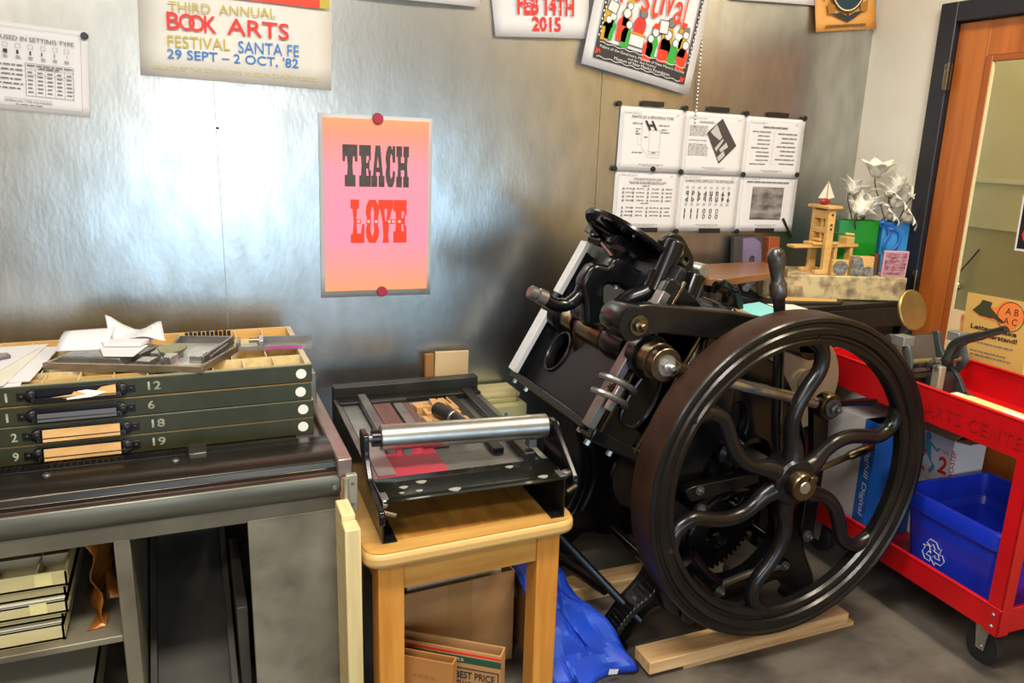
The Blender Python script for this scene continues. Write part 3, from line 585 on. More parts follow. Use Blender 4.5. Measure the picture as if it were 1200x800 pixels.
# --- shallow boxes on the shelf in the left bay
BOXM = mat('yellowed_boxboard', '#c9bd8c', .65, 0, '#b3a674', 5, (1, 5, 5)); BOXLID = mat('pale_grey_board', '#c9c6b4', .65)
def flat_box(x1, z0, h, label, yf=-.715, tape=None, open_=False):
    b = thing('shallow_box', label, 'box', (x1 - .3, yf + .2, z0), group='shallow boxes stacked in the left bay')
    w, d = .56, .40; x0 = x1 - w
    MB().box(x0, x1, yf, yf + d, z0, z0 + .006).build('box_bottom', BOXM, b)
    MB().box(x0, x1, yf, yf + .006, z0, z0 + h).build('box_front', BOXM, b, bevel=.001); MB().box(x0, x1, yf + d - .006, yf + d, z0, z0 + h).build('box_back', BOXM, b)
    MB().box(x1 - .006, x1, yf, yf + d, z0, z0 + h).build('box_side', BOXM, b); MB().box(x0, x0 + .006, yf, yf + d, z0, z0 + h).build('box_side', BOXM, b)
    if tape is not None: MB().box(tape, tape + .032, yf - .001, yf, z0 + h * .2, z0 + h * .95).build('tape', mat('yellow_tape', '#d8cf8e', .4), b)
    if open_:
        for k in range(3): MB().box(x0, x1 - .006, yf + .085 + k * .09, yf + .088 + k * .09, z0 + .006, z0 + h * .95).build('divider', BOXLID, b)
        for k in range(6): MB().box(x1 - .06 - k * .085, x1 - .057 - k * .085, yf, yf + d, z0 + .006, z0 + h * .95).build('divider', BOXLID, b)
    else: MB().box(x0, x1, yf, yf + d, z0 + h - .005, z0 + h).build('lid', BOXLID, b)
    return b
flat_box(-.300, .335, .040, 'lowest pale shallow box of the stack on the bench shelf')
flat_box(-.300, .377, .020, 'thin shallow box lying second in the shelf stack', -.70)
flat_box(-.288, .399, .032, 'shallow box with a tape patch in the middle of the shelf stack', -.715, -.36)
flat_box(-.290, .433, .026, 'plain shallow box under the open divided box', -.70)
flat_box(-.283, .461, .036, 'open shallow box with cardboard dividers on top of the shelf stack', -.712, -.345, True)
flat_box(-.27, .045, .09, 'box on the floor of the bench under the shelf', -.66)
# copper foil wrap
CU = mat('copper_paper', '#c07a30', .35, .45, '#8c4f18', 5)
t = thing('copper_wrap', 'crumpled copper coloured wrapping paper beside the shallow boxes', 'wrapping paper', (-.25, -.5, .335))
prof = [(-.262, -.70, .336), (-.235, -.69, .338), (-.245, -.66, .39), (-.222, -.655, .44), (-.243, -.64, .50), (-.262, -.62, .535)]
def cw(u, v):
    k = v * (len(prof) - 1); i = min(int(k), len(prof) - 2); f = k - i; a, b = Vector(prof[i]), Vector(prof[i + 1]); p = a.lerp(b, f)
    return (p.x + .016 * math.sin(u * 9 + v * 7) + .012 * math.sin(v * 19), p.y + u * .30, p.z + .006 * math.sin(u * 13))
MB().grid(cw, 12, 16).build('side_fold', CU, t, solid=.0008, smooth=15, fixn=False)
MB().grid(lambda u, v: (-.80 + u * .55, -.60 + v * .22, .520 + .022 * v + .008 * math.sin(u * 21) + .006 * math.sin(v * 9 + u * 5)), 24, 6).build('top_fold', CU, t, solid=.0008, smooth=15, fixn=False)
MB().grid(lambda u, v: (-.232 + .05 * u * (1 - v * .6), -.58 + .1 * v, .337 + .09 * v * (1 - u)), 4, 4).build('loose_flap', CU, t, solid=.0008, smooth=15, fixn=False)

# ================================================================== stack of type cases
CX0, CX1, CY0, CY1 = -.76, .265, -.55, -.13
HOLD = mat('black_label_holder', '#18181a', .3, .4, '#26252a', 12); LABELP = mat('kraft_label', '#cfa56a', .7, 0, '#b98c50', 14, (1, 1, 4))
TOPEDGE = mat('worn_wood_edge', '#b5893f', .55)
WHITE = mat('white_sticker', '#dedcd2', .6)
def type_case(k, x, z, label, num, num2, kind):
    h = .0445
    b = thing('type_case', label, 'type case', (x + (CX0 + CX1) / 2, (CY0 + CY1) / 2, z), group='green type cases stacked on the bench')
    X0, X1 = CX0 + x, CX1 + x
    MB().box(X0, X1, CY0 + .012, CY1, z, z + .006).build('case_bottom', PINE, b)
    MB().box(X0, X1, CY0, CY0 + .014, z + .0015, z + h).build('front_panel', GREEN, b, bevel=.0015)
    MB().box(X0, X1, CY0 + .002, CY0 + .014, z + h, z + h + .0012).build('top_edge', TOPEDGE if k in (0, 2) else mat('worn_paint_edge', '#8d8a66', .5), b)
    MB().box(X0, X1, CY1 - .012, CY1, z, z + h).build('back_rail', PINE, b); MB().box(X0, X0 + .014, CY0 + .014, CY1 - .012, z, z + h).build('side_rail', PINE, b); MB().box(X1 - .014, X1, CY0 + .014, CY1 - .012, z, z + h).build('side_rail', mat('greyed_rail_wood', '#b9ad93', .6), b)
    # label holder pull
    hx, hz = -.247 + x, z + .0225
    hb = MB().box(hx - .085, hx + .085, CY0 - .014, CY0 - .010, hz - .014, hz - .004)
    hb.prism([(CY0, hz - .016), (CY0 - .014, hz - .013), (CY0 - .014, hz - .011), (CY0, hz - .012)], hx - .085, hx + .085, 'x'); hb.box(hx - .085, hx + .085, CY0 - .003, CY0, hz - .015, hz + .015)
    for s in (-1, 1):
        hb.prism([(CY0, hz - .016), (CY0 - .014, hz - .013), (CY0 - .006, hz + .014), (CY0, hz + .016)], hx + s * .085 - .004, hx + s * .085 + .004, 'x'); hb.ball((hx + s * .09, CY0 - .005, hz), .012, 10, (1, .6, 1.2)); hb.box(hx + s * .105 - .012, hx + s * .105 + .012, CY0 - .003, CY0, hz - .009, hz + .009)
    p = hb.build('label_holder', HOLD, b, bevel=.001)
    for s in (-1, 1): MB().ball((hx + s * .108, CY0 - .004, hz), .0045, 8).build('rivet', mat('dark_rivet', '#3c322c', .4, .5), p)
    Ml = Matrix.Translation((hx, CY0 - .0145, hz - .012)) @ Matrix.Rotation(math.radians(-16), 4, 'X')
    if kind == 'paper': MB().box(-.077, .077, -.001, 0, -.001, .026, Ml).build('label_card', LABELP, p)
    elif kind == 'torn':
        for q, mm in (([(-.05, .008), (-.01, .012), (-.005, .018), (.03, .010), (.05, .024), (.078, .027), (.078, .004), (.03, .004), (.0, .001), (-.02, .004)], LABELP), ([(-.02, .001), (.03, .003), (.06, .012), (.02, .02), (.0, .018), (.02, .010), (-.02, .005)], WHITE)):
            MB().prism(q, -.0015 if mm is WHITE else -.001, 0, 'y', Ml).build('torn_label', mm, p)
    else: MB().box(-.078, .078, -.001, 0, 0, .018, Ml).build('label_strip', mat('grey_label_strip', '#4a4a50', .4), p)
    PAINT = mat('faded_white_paint', '#a9ab96', .7, 0, '#55573f', 60)
    fm = Matrix.Translation((x, CY0 - .0003, z))
    def num_text(s, u0, u1, v0, v1):
        q = print_text(b, s, 0, 0, 1, 1, PAINT, .0, 'number', bold=.02)
        for v in q.data.vertices: w = wm(b).inverted() @ (fm @ Vector((u0 + v.co.x * (u1 - u0), 0, v0 + v.co.z * (v1 - v0)))); v.co = w
    num_text(num, -.104, -.104 + .014 * len(num), .014, .034)
    if num2: num_text(num2, -.386, -.3815 if num2 == '1' else -.374, .012, .032)
    MB().lathe([(0, 0), (.0125, 0), (.0125, .0005), (0, .0005)], (.239 + x, CY0, z + .023), (0, -1, 0), 24).build('round_sticker', WHITE, b)
    return b
type_case(0, .000, .6815, 'lowest green type case of the stack, numbered 19', '19', '9', 'paper')
type_case(1, .0015, .7265, 'green type case numbered 18 with a tan label, third from top', '18', '2', 'paper')
type_case(2, -.003, .7725, 'green type case numbered 6 with a dark empty label holder', '6', '1', 'strip')
c = type_case(3, .000, .8185, 'topmost green type case numbered 12, open with wooden compartments', '12', '1', 'torn')
z0, z1 = .8245, .861
for y in (-.245, -.345, -.445): MB().box(CX0 + .014, CX1 - .014, y, y + .003, z0, z1).build('divider', PALEWOOD, c)
for y in (-.50,): MB().box(-.40, .02, y, y + .003, z0, z1).build('divider', PINE, c)
for r, (ya, yb) in enumerate(((CY0 + .014, -.445), (-.442, -.345), (-.342, -.245), (-.242, CY1 - .012))):
    n = (14, 12, 13, 14)[r]
    for k in range(1, n):
        x = CX1 - .014 - k * (CX1 - CX0 - .028) / n; MB().box(x, x + .0025, ya, yb, z0, z1).build('divider', PALEWOOD, c)
TYPEM = mat('type_metal', '#8c8a86', .4, .7, '#3a3836', 60)
ts = MB()
for k in range(60):
    x = -.11 + rng.random() * .09; y = -.535 + rng.random() * .08; ts.box(-.004, .004, -.0035, .0035, -.011, .011, Matrix.Translation((x, y, .84 + rng.random() * .016)) @ Euler((rng.random() * 3, rng.random() * 3, rng.random() * 3)).to_matrix().to_4x4())
tag(ts.build('metal_type', TYPEM), 'loose black and silver metal type in a compartment of the top case', 'type', kind='stuff')

# --- things lying on the top case (case rim at z = .863)
def slab(name, label, cat, pts, z0, z1, m, group=None, bevel=.001, parent=None):
    o = MB().prism(pts, z0, z1, 'z').build(name, m, parent, bevel=bevel)
    return tag(o, label, cat, group) if parent is None else o
g = 'loose white papers on the left of the cases'
slab('paper_sheet', 'lowest white paper of the pile on the left of the cases', 'paper', [(-.62, -.20), (-.37, -.215), (-.355, -.548), (-.60, -.545)], .8640, .8655, PAPER, g, 0)
slab('paper_sheet', 'white paper skewed towards the galley in the left pile', 'paper', [(-.60, -.185), (-.315, -.225), (-.340, -.525), (-.60, -.50)], .8665, .868, PAPER, g, 0)
slab('paper_sheet', 'white paper with its corner over the case edge in the left pile', 'paper', [(-.62, -.21), (-.345, -.198), (-.385, -.552), (-.62, -.54)], .869, .8705, PAPER2, g, 0)
slab('paper_sheet', 'topmost white paper of the pile on the left of the cases', 'paper', [(-.62, -.19), (-.355, -.23), (-.43, -.50), (-.64, -.46)], .8715, .873, PAPER, g, 0)
slab('metal_cut', 'dark grey engraved plate lying on the white papers', 'printing plate', [(-.56, -.30), (-.415, -.31), (-.405, -.335), (-.45, -.37), (-.56, -.36)], .874, .882, DSTEEL)
# galley
t = thing('galley', 'shallow metal galley tray with brass brown rims across the top case', 'galley', (-.1, -.42, .864))
GAL = mat('brown_galley_metal', '#9a8c72', .35, .6, '#63574a', 8, rvar=.1)
A, B, C, D = (-.328, -.425), (.014, -.555), (.105, -.385), (-.235, -.255)
MB().prism([A, B, C, D], .864, .8665, 'z').build('galley_floor', mat('grey_galley_floor', '#a9a79e', .35, .6, '#8f8c82', 9), t)
def rim(p, q, name='galley_rim'):
    p, q = Vector(p), Vector(q); d = (q - p).normalized(); n = Vector((-d.y, d.x)) * .009
    MB().prism([tuple(p), tuple(q), tuple(q + n), tuple(p + n)], .864, .880, 'z').build(name, GAL, t, bevel=.001)
rim(A, B); rim(B, C); rim(D, A)
# plate, papers, cards
t = thing('halftone_plate', 'speckled grey printing plate on a silver edge in the galley', 'printing plate', (-.22, -.41, .867))
MB().prism([(-.300, -.395), (-.165, -.445), (-.125, -.395), (-.27, -.33)], .867, .884, 'z').build('plate_base', STEEL, t, bevel=.001)
MB().prism([(-.292, -.393), (-.168, -.438), (-.133, -.396), (-.266, -.337)], .884, .886, 'z').build('plate_face', mat('speckled_plate', '#6f7075', .45, .5, '#9b9c9e', 90), t)
Mp = Matrix.Translation((-.31, -.345, .886)) @ Matrix.Rotation(-.12, 4, 'Z') @ Matrix.Rotation(math.radians(18), 4, 'X')
tag(MB().grid(lambda u, v: Mp @ Vector((u * .115 + .006 * v, v * .085, .010 * math.sin(v * 2.6) + .006 * u * v)), 6, 8).build('curled_paper', PAPER, solid=.0008, fixn=False), 'curled white slip of paper behind the speckled plate', 'paper')
slab('white_card', 'lower white card of the tidy pile beside the curled slip', 'card', [(-.215, -.345), (-.105, -.355), (-.135, -.455), (-.20, -.435)], .888, .8905, PAPER, 'white cards on the galley')
slab('metal_slug_block', 'dark metal block propping the white cards on the galley', 'type block', [(-.19, -.33), (-.09, -.34), (-.09, -.375), (-.12, -.43), (-.16, -.40)], .867, .8875, DSTEEL)
slab('white_card', 'upper white card of the tidy pile beside the curled slip', 'card', [(-.225, -.300), (-.095, -.315), (-.12, -.375), (-.205, -.355)], .892, .901, PAPER, 'white cards on the galley')
def crumple(u, v):
    return (-.205 + u * .13 + .01 * v, -.245 - .11 * v + .05 * (1 - u) * v, .903 + .034 * max(0, 1 - u * 4) * (1 - v) + .010 * math.sin(u * 8 + v * 3) * (1 - v * .5) + .012 * (1 - v))
tag(MB().grid(crumple, 10, 6).build('crumpled_paper', PAPER, solid=.0008, smooth=12, fixn=False), 'crumpled white paper scrap with a point sticking up on the cards', 'paper')
t = thing('composing_tray', 'shallow silver tray with a raised rim on the right of the galley', 'tray', (.02, -.39, .867))
A, B, C, D = (-.075, -.49), (.02, -.505), (.100, -.315), (-.035, -.275)
MB().prism([A, B, C, D], .8675, .871, 'z').build('tray_floor', mat('pale_zinc', '#c4c4bf', .35, .55, '#9d9d98', 10), t)
for p, q in ((B, C), (D, A), (C, D)):
    p, q = Vector(p), Vector(q); d = (q - p).normalized(); n = Vector((-d.y, d.x)) * .006
    MB().prism([tuple(p), tuple(q), tuple(q + n), tuple(p + n)], .8675, .890, 'z').build('tray_rim', DSTEEL, t, bevel=.001)
for k in range(11): MB().box(-.02 + k * .0105, -.0115 + k * .0105, -.268, -.260, .8635, .893 + .002 * (k % 2)).build('type_sort', MAGNET, t)
slab('lead_block', 'pale grey lead block at the front of the silver tray', 'type block', [(-.012, -.485), (.015, -.49), (.03, -.45), (.0, -.445)], .8715, .888, STEEL)
slab('lead_block', 'dark lead bar along the rim of the silver tray', 'type block', [(.025, -.47), (.04, -.475), (.085, -.365), (.07, -.36)], .8715, .884, DSTEEL)
t = thing('olive_quoin', 'dull olive metal disc lying on the galley behind the silver tray', 'metal disc', (-.04, -.40, .867))
MB().prism(rpoly([(-.085, -.375), (-.03, -.355), (-.012, -.39), (-.03, -.44), (-.075, -.45)], .02), .885, .891, 'z').build('disc_plate', mat('olive_brass', '#8b8758', .4, .6, '#6c683f', 9), t, bevel=.001)
MB().box(-.08, -.07, -.44, -.37, .867, .885).build('foot', DSTEEL, t); MB().box(-.035, -.025, -.43, -.38, .867, .885).build('foot', DSTEEL, t)
for i, (x, y, s) in enumerate(((-.13, -.47, .03), (-.10, -.42, .028), (-.075, -.48, .022))):
    slab('metal_clamp', ('small silver clamp in the galley nearest the plate', 'small silver clamp in the galley beside the card pile', 'small silver clamp in the galley before the tray')[i], 'clamp', [(x, y), (x + s, y - .012), (x + s + .018, y + .025), (x + .014, y + .038)], .867, .882 + .004 * i, STEEL, 'silver clamps in the galley')
# composing stick
t = thing('composing_stick', 'silver composing stick with a purple strip on the right of the cases', 'composing stick', (.19, -.36, .864))
Ms = Matrix.Translation((.10, -.375, .8635)) @ Matrix.Rotation(-.13, 4, 'Z')
MB().box(0, .19, 0, .062, 0, .003, Ms).build('stick_bed', STEEL, t, bevel=.0005); MB().box(.05, .19, .058, .062, 0, .022, Ms).build('stick_back', DSTEEL, t); MB().box(0, .19, -.002, .001, 0, .012, Ms).build('stick_lip', STEEL, t)
MB().box(.0, .008, 0, .06, 0, .022, Ms).build('end_stop', DSTEEL, t); MB().box(.055, .068, .004, .062, .003, .026, Ms).build('knee', STEEL, t, bevel=.002); MB().cyl(Ms @ Vector((.03, .045, .016)), Ms @ Vector((.062, .045, .016)), .007, seg=12).build('clamp_screw', BRASS, t)
MB().box(.072, .165, -.0035, -.002, .003, .010, Ms).build('purple_strip', mat('purple_rule', '#a8488c', .4), t)
# ================================================================== small oak table
rz = .035
Mo = Matrix.Translation((.312, -.930, 0)) @ Matrix.Rotation(rz, 4, 'Z')
t = thing('oak_table', 'small golden oak side table with a rounded beige edge', 'table', M=Mo @ Matrix.Translation((.26, .27, 0)))
W, D = .525, .52
outl = rpoly([(0, 0), (W, 0), (W, D), (0, D)], .05, 6)
top = MB().prism([(a, b) for a, b in outl], .492, .5285, 'z', Mo).build('table_edge', OAKEDGE, t, bevel=.012, seg=3)
inn = rpoly([(.006, .006), (W - .006, .006), (W - .006, D - .006), (.006, D - .006)], .046, 6)
MB().prism(inn, .5283, .5295, 'z', Mo).build('table_top', mat('oak_top_border', '#c99c56', .4, 0, '#b9883f', 4, (1, 9, 1)), t)
MB().box(.075, W - .075, .055, D - .055, .5294, .530, Mo).build('veneer_panel', OAK, t)
for x in (.035, W - .095):
    for y in (.03, D - .09): MB().box(x, x + .06, y, y + .06, 0, .492, Mo).build('leg', OAKLEG, t, bevel=.003)
OAKAP = mat('oak_apron_wood', '#cf9a4a', .42, 0, '#b07c34', 3, (1, 12, 12), bump=.03)
MB().box(.095, W - .095, .038, .058, .415, .492, Mo).build('apron', OAKAP, t, bevel=.001); MB().box(.095, W - .095, D - .058, D - .038, .415, .492, Mo).build('apron', OAKAP, t)
MB().box(.043, .063, .09, D - .09, .415, .492, Mo).build('apron', OAKAP, t); MB().box(W - .063, W - .043, .09, D - .09, .415, .492, Mo).build('apron', OAKAP, t)
# pale board standing between the bench and the table
t = thing('leaning_board', 'tall pale board standing on edge between the bench and oak table', 'board', (.287, -.86, 0))
MB().box(.272, .302, -.877, -.795, 0, .612).build('board', PALEWOOD, t, bevel=.003)
MB().box(.270, .304, -.925, -.878, .0, .600).build('end_batten', mat('pale_batten', '#d8c592', .55, 0, '#c6b27c', 4, (14, 14, 1)), t, bevel=.003)

# ================================================================== flatbed sign press on the table
Mq = Matrix.Translation((.360, -.880, .530)) @ Matrix.Rotation(-.025, 4, 'Z')
t = thing('proof_press', 'dark flatbed proof press with an aluminium roller on the oak table', 'proof press', M=Mq @ Matrix.Translation((.22, .38, 0)))
SHEET = mat('dark_sheet_steel', '#33342f', .3, .65, '#20211d', 8, rvar=.12); BED = mat('grey_press_bed', '#7c7c7a', .3, .6, '#5c5c5a', 5, rvar=.1)
W, D, H = .445, .745, .098
for x in (0, W - .004):
    MB().box(x, x + .004, 0, D, 0, H + .008, Mq).build('side_plate', SHEET, t, bevel=.001)
    MB().box(x - (.012 if x else 0), x + (.016 if not x else .004), 0, D, H + .006, H + .010, Mq).build('side_flange', DSTEEL, t, bevel=.001)
    MB().box(x - (.03 if x else 0), x + (.034 if not x else .004), .0, D, 0, .003, Mq).build('foot_flange', SHEET, t)
MB().box(.004, W - .004, .10, D - .02, H - .004, H, Mq).build('bed', BED, t)
fl = MB().grid(lambda u, v: Mq @ Vector((.002 + u * (W - .004), -.012 + v * .115, H + .006 + .006 * v)), 4, 4).build('front_flap', mat('black_flap', '#26271f', .25, .6, '#1a1b16', 9, rvar=.1), t, solid=.003, fixn=False)
for x, y, s in ((.06, .045, .010), (.09, .02, .008), (.105, .06, .012), (.17, .005, .014), (.33, .08, .010), (.39, .01, .012), (.05, .02, .006)):
    MB().prism([(x + s * math.cos(a) * (1 + .3 * math.sin(3 * a)), y + s * .7 * math.sin(a)) for a in [k * PI / 5 for k in range(10)]], H + .0078 + .05 * (y + .012), H + .0092 + .05 * (y + .012), 'z', Mq).build('paint_spot', mat('dried_paint', '#8d8d80', .5), t)
MB().box(.0, W + .01, D - .04, D, H - .01, H + .048, Mq).build('back_bar', mat('black_back_bar', '#2b2a26', .4, .4, '#3a3832', 10), t, bevel=.003)
MB().box(.01, W, D - .10, D - .04, H, H + .018, Mq).build('back_step', SHEET, t, bevel=.002)
MB().box(.018, .062, .13, D - .10, H, H + .008, Mq).build('left_strip', mat('pale_zinc_strip', '#a2a4a1', .3, .6, '#767874', 6), t)
MB().box(.066, .092, .26, D - .06, H, H + .030, Mq).build('steel_bar', DSTEEL, t, bevel=.003)
MB().box(W - .055, W - .025, .13, D - .05, H, H + .022, Mq).build('right_bar', mat('dark_steel_bar', '#4b4a4a', .3, .8, '#333232', 8), t, bevel=.003)
MB().box(W - .115, W - .085, .20, D - .10, H, H + .014, Mq).build('right_rail', SHEET, t, bevel=.002)
MB().box(.018, .19, .105, .36, H + .0005, H + .0045, Mq).build('red_sheet', mat('red_sheet_plastic', '#a3263a', .3), t)
# roller
ra, rb = Mq @ Vector((.032, .170, H + .088)), Mq @ Vector((W + .008, .150, H + .082))
ax = (rb - ra)
MB().lathe([(0, 0), (.029, 0), (.031, .002), (.031, ax.length - .002), (.029, ax.length), (0, ax.length)], ra, ax, 36).build('roller', ALUM, t)
for p, s in ((ra, -1), (rb, 1)):
    q = p + ax.normalized() * s * .02
    MB().cyl(p, q, .021, seg=20).build('roller_collar', IRON, t); MB().cyl(q, q + ax.normalized() * s * .012, .010, seg=12).build('axle', DSTEEL, t)
for s, x in ((0, -.006), (1, W + .022)):
    y0, z0 = (.170, H + .088) if not s else (.150, H + .082)
    out = rpoly([(y0 - .028, z0 + .02), (y0 + .028, z0 + .02), (y0 + .022, z0 - .03), (y0 - .06, H - .02), (.0, H - .045), (-.035, H - .04), (-.035, H - .005), (y0 - .075, H + .01), (y0 - .03, z0 - .03)] if not s else [(y0 - .02, z0 + .02), (y0 + .02, z0 + .02), (y0 + .03, H - .02), (-.01, H - .03), (-.01, H + .005)], .012)
    MB().prism(out, x - .007, x + .007, 'x', Mq).build('roller_arm', IRON, t, bevel=.003)
    MB().lathe([(0, 0), (.011, 0), (.011, .008), (.007, .012), (0, .012)], Mq @ Vector((x + (.007 if not s else -.007), (.0 if not s else .03), H - .0)), (1 if not s else -1, 0, 0), 14).build('arm_bolt', STEEL, t)
    MB().cyl(Mq @ Vector((x + (.004 if not s else -.004), -.02, H - .01)), Mq @ Vector((x + (.032 if not s else -.03), -.024, H - .02)), .006, seg=10).build('pivot_pin', BRASS, t)
MB().box(.085, .105, .15, .168, H + .045, H + .06, Mq).build('roller_clip', DSTEEL, t); MB().box(W - .04, W - .02, .14, .17, H + .03, H + .052, Mq).build('roller_clip', DSTEEL, t)
# --- type form lying on the press bed
def on(x0, x1, y0, y1, z0, z1): return MB().box(x0, x1, y0, y1, H + z0, H + z1, Mq)
WOODR = mat('reddish_furniture_wood', '#6b4a44', .5, 0, '#57393a', 5, (8, 1, 8)); ALUS = mat('scratched_bar', '#a7a39c', .35, .8, '#837e78', 14)
tag(on(.098, .150, .28, .61, .002, .020).build('wood_furniture', WOODR, bevel=.002), 'wide reddish wooden spacing block left of the metal rule', 'wood block', 'spacing bars on the proof press')
tag(on(.153, .180, .30, .58, .002, .028).build('metal_rule', ALUS, bevel=.002), 'pale metal spacing bar with pierced holes on the proof press', 'metal bar', 'spacing bars on the proof press')
tag(on(.184, .205, .31, .60, .002, .020).build('wood_furniture', WOODR, bevel=.002), 'narrow reddish wooden spacing strip right of the metal rule', 'wood block', 'spacing bars on the proof press')
tag(on(.098, .205, .63, .652, .002, .020).build('wood_furniture', mat('dark_furniture', '#2c2826', .5), bevel=.002), 'dark crosswise block near the back of the proof press', 'wood block', 'spacing bars on the proof press')
tag(on(.165, .235, .27, .292, .002, .018).build('wood_furniture', mat('dark_furniture', '#2c2826'), bevel=.002), 'short dark block at the end of the pierced metal bar', 'wood block', 'spacing bars on the proof press')
tag(on(.208, .32, .30, .645, .0005, .003).build('grey_sheet', mat('grey_under_sheet', '#8b8283', .5)), 'grey backing sheet under the wooden letters on the proof press', 'sheet')
WL = mat('wood_type_maple', '#cfa163', .5, 0, '#b5834a', 14)
def wl(i, x, y, w, d, rot, label):
    Mw = Mq @ Matrix.Translation((x, y, H + .003)) @ Matrix.Rotation(rot, 4, 'Z')
    out = [[(0, 0), (w, 0), (w, d * .3), (w * .6, d * .35), (w * .6, d * .65), (w, d * .7), (w, d), (0, d)], [(0, 0), (w * .4, 0), (w * .5, d * .2), (w * .6, 0), (w, 0), (w, d), (w * .6, d), (w * .5, d * .75), (w * .4, d), (0, d)], [(0, 0), (w, 0), (w, d), (w * .7, d), (w * .7, d * .4), (w * .3, d * .4), (w * .3, d), (0, d)]][i % 3]
    tag(MB().prism(out, 0, .022, 'z', Mw).build('wood_letter', WL, bevel=.001), label, 'wood type', 'wooden letters on the proof press')
for i, (x, y, w, d, r, l) in enumerate(((.212, .53, .045, .045, .1, 'wooden letter at the back left of the cluster'), (.262, .55, .042, .05, -.1, 'wooden letter at the back middle of the cluster'), (.225, .47, .04, .05, 0, 'wooden letter left of the dark tube'), (.268, .49, .04, .05, .1, 'wooden letter behind the dark tube'), (.212, .41, .035, .048, .1, 'front left wooden letter of the cluster'), (.310, .50, .02, .10, .06, 'long narrow wooden letter at the right of the cluster'), (.312, .40, .02, .09, .1, 'long narrow wooden letter nearest the roller'))): wl(i, x, y, w, d, r, l)
t = thing('ink_tube', 'dark ink tube with a red stripe lying on the wooden letters', 'ink tube', M=Mq @ Matrix.Translation((.26, .42, H + .026)))
a, b = Mq @ Vector((.248, .455, H + .045)), Mq @ Vector((.292, .335, H + .040)); d = (b - a).normalized(); L = (b - a).length
MB().lathe([(0, 0), (.012, 0), (.021, .006), (.022, .03), (.020, L * .6), (.013, L), (0, L)], a, d, 20).build('tube_body', mat('dark_tube', '#2a2c2b', .35, .3), t)
MB().lathe([(.0225, .022), (.0225, .03), (.0222, .05), (.0205, L * .55), (.0198, L * .6)], a, d, 20, .2, 1.2).build('red_stripe', mat('red_label', '#a32a2c', .4), t, solid=.0005)
MB().lathe([(.0195, L * .62), (.0185, L * .68)], a, d, 20).build('silver_band', STEEL, t, solid=.001)

# --- board and boxes behind the proof press
tag(MB().box(.725, .840, -.048, -.036, .44, .725, Matrix.Translation((.78, 0, .44)) @ Matrix.Rotation(.03, 4, 'Y') @ Matrix.Translation((-.78, 0, -.44))).build('cardboard_sheet', mat('pale_chipboard', '#cbb286', .7), bevel=.001), 'pale cardboard sheet standing against the steel wall behind the proof press', 'cardboard')
tag(MB().box(.70, .728, -.046, -.030, .44, .72).build('cardboard_sheet', CARD2, bevel=.001), 'narrow brown cardboard edge behind the pale sheet at the wall', 'cardboard')
st = thing('storage_crate', 'brown wooden crate hidden in shadow behind the oak table at the wall', 'crate', (.80, -.14, 0))
MB().box(.56, .965, -.23, -.015, .0, .44).build('crate_body', CARD2, st, bevel=.004)
YB2 = mat('yellowed_box', '#c3bb87', .6, 0, '#ada56f', 6)
bx = thing('paper_box', 'yellowed box end with blue dots behind the aluminium roller', 'box', (.94, -.10, .44)); MB().box(.865, 1.01, -.18, -.03, .441, .565).build('box_body', YB2, bx, bevel=.004)
for x in (.905, .935): MB().lathe([(0, 0), (.006, 0), (.006, .0006), (0, .0006)], (x, -.18, .535), (0, -1, 0), 10).build('blue_dot', mat('blue_mark', '#2c6cae', .5), bx)
tag(MB().box(.85, .985, -.15, -.02, .5655, .580).build('paper_box', YB2, bevel=.003), 'flat yellowed box lid on the box behind the aluminium roller', 'box')
tag(MB().box(.87, 1.0, -.14, -.02, .5805, .592).build('paper_box', BOXM, bevel=.002), 'thin yellow card on the box lid behind the roller', 'box')

# ================================================================== boxes under the oak table
def carton(name, label, M, w, d, h, m, flaps=(), th=.004):
    b = thing(name, label, 'box', M=M)
    MB().box(0, w, 0, th, 0, h).build('front_panel', m, b, local=True); MB().box(0, w, d - th, d, 0, h).build('back_panel', m, b, local=True)
    MB().box(0, th, th, d - th, 0, h).build('side_panel', m, b, local=True); MB().box(w - th, w, th, d - th, 0, h).build('side_panel', m, b, local=True); MB().box(th, w - th, th, d - th, 0, th).build('box_bottom', m, b, local=True)
    return b
c = carton('cardboard_box', 'large open brown cardboard box under the oak table', Matrix.Translation((.455, -.70, 0)) @ Matrix.Rotation(.06, 4, 'Z'), .315, .20, .275, CARD)
MB().box(.12, .19, -.0006, 0, .0, .275).build('tape', mat('brown_tape', '#a97f4c', .3), c, local=True)
for i, (y, a) in enumerate(((.03, .1), (.07, .06), (.11, .02))):
    M = Matrix.Translation((.47, -.70 + y, .262)) @ Matrix.Rotation(.06, 4, 'Z') @ Matrix.Rotation(a, 4, 'Y')
    tag(MB().box(0, .27, 0, .025, -.2, .035 - .004 * i, M).build('magazine', PAPER2, bevel=.002), ('front', 'middle', 'rear')[i] + ' white booklet standing in the large cardboard box', 'booklet', 'booklets in the cardboard box')
c = carton('printed_carton', 'slim cardboard carton with red and green stripes leaning before the large box', Matrix.Translation((.37, -.73, 0)) @ Matrix.Rotation(-.62, 4, 'Z'), .33, .04, .20, CARD)
for v0, v1, m in ((.165, .183, mat('dark_green_print', '#1f4a34', .6)), (.188, .193, RED2)): MB().box(0, .33, -.0006, 0, v0, v1).build('stripe', m, c, local=True)
q = print_text(c, 'LETTERS', .16, .170, .235, .178, PAPER2, .0012)
q = print_text(c, 'BEST PRICE', .215, .122, .315, .142, INK, .0012, bold=.02); q = print_text(c, 'GUARANTEED', .215, .095, .315, .115, INK, .0012, bold=.02)
print_shapes(c, frame_lines(.205, .085, .325, .152, .003), INK, .0010, 'print_frame')
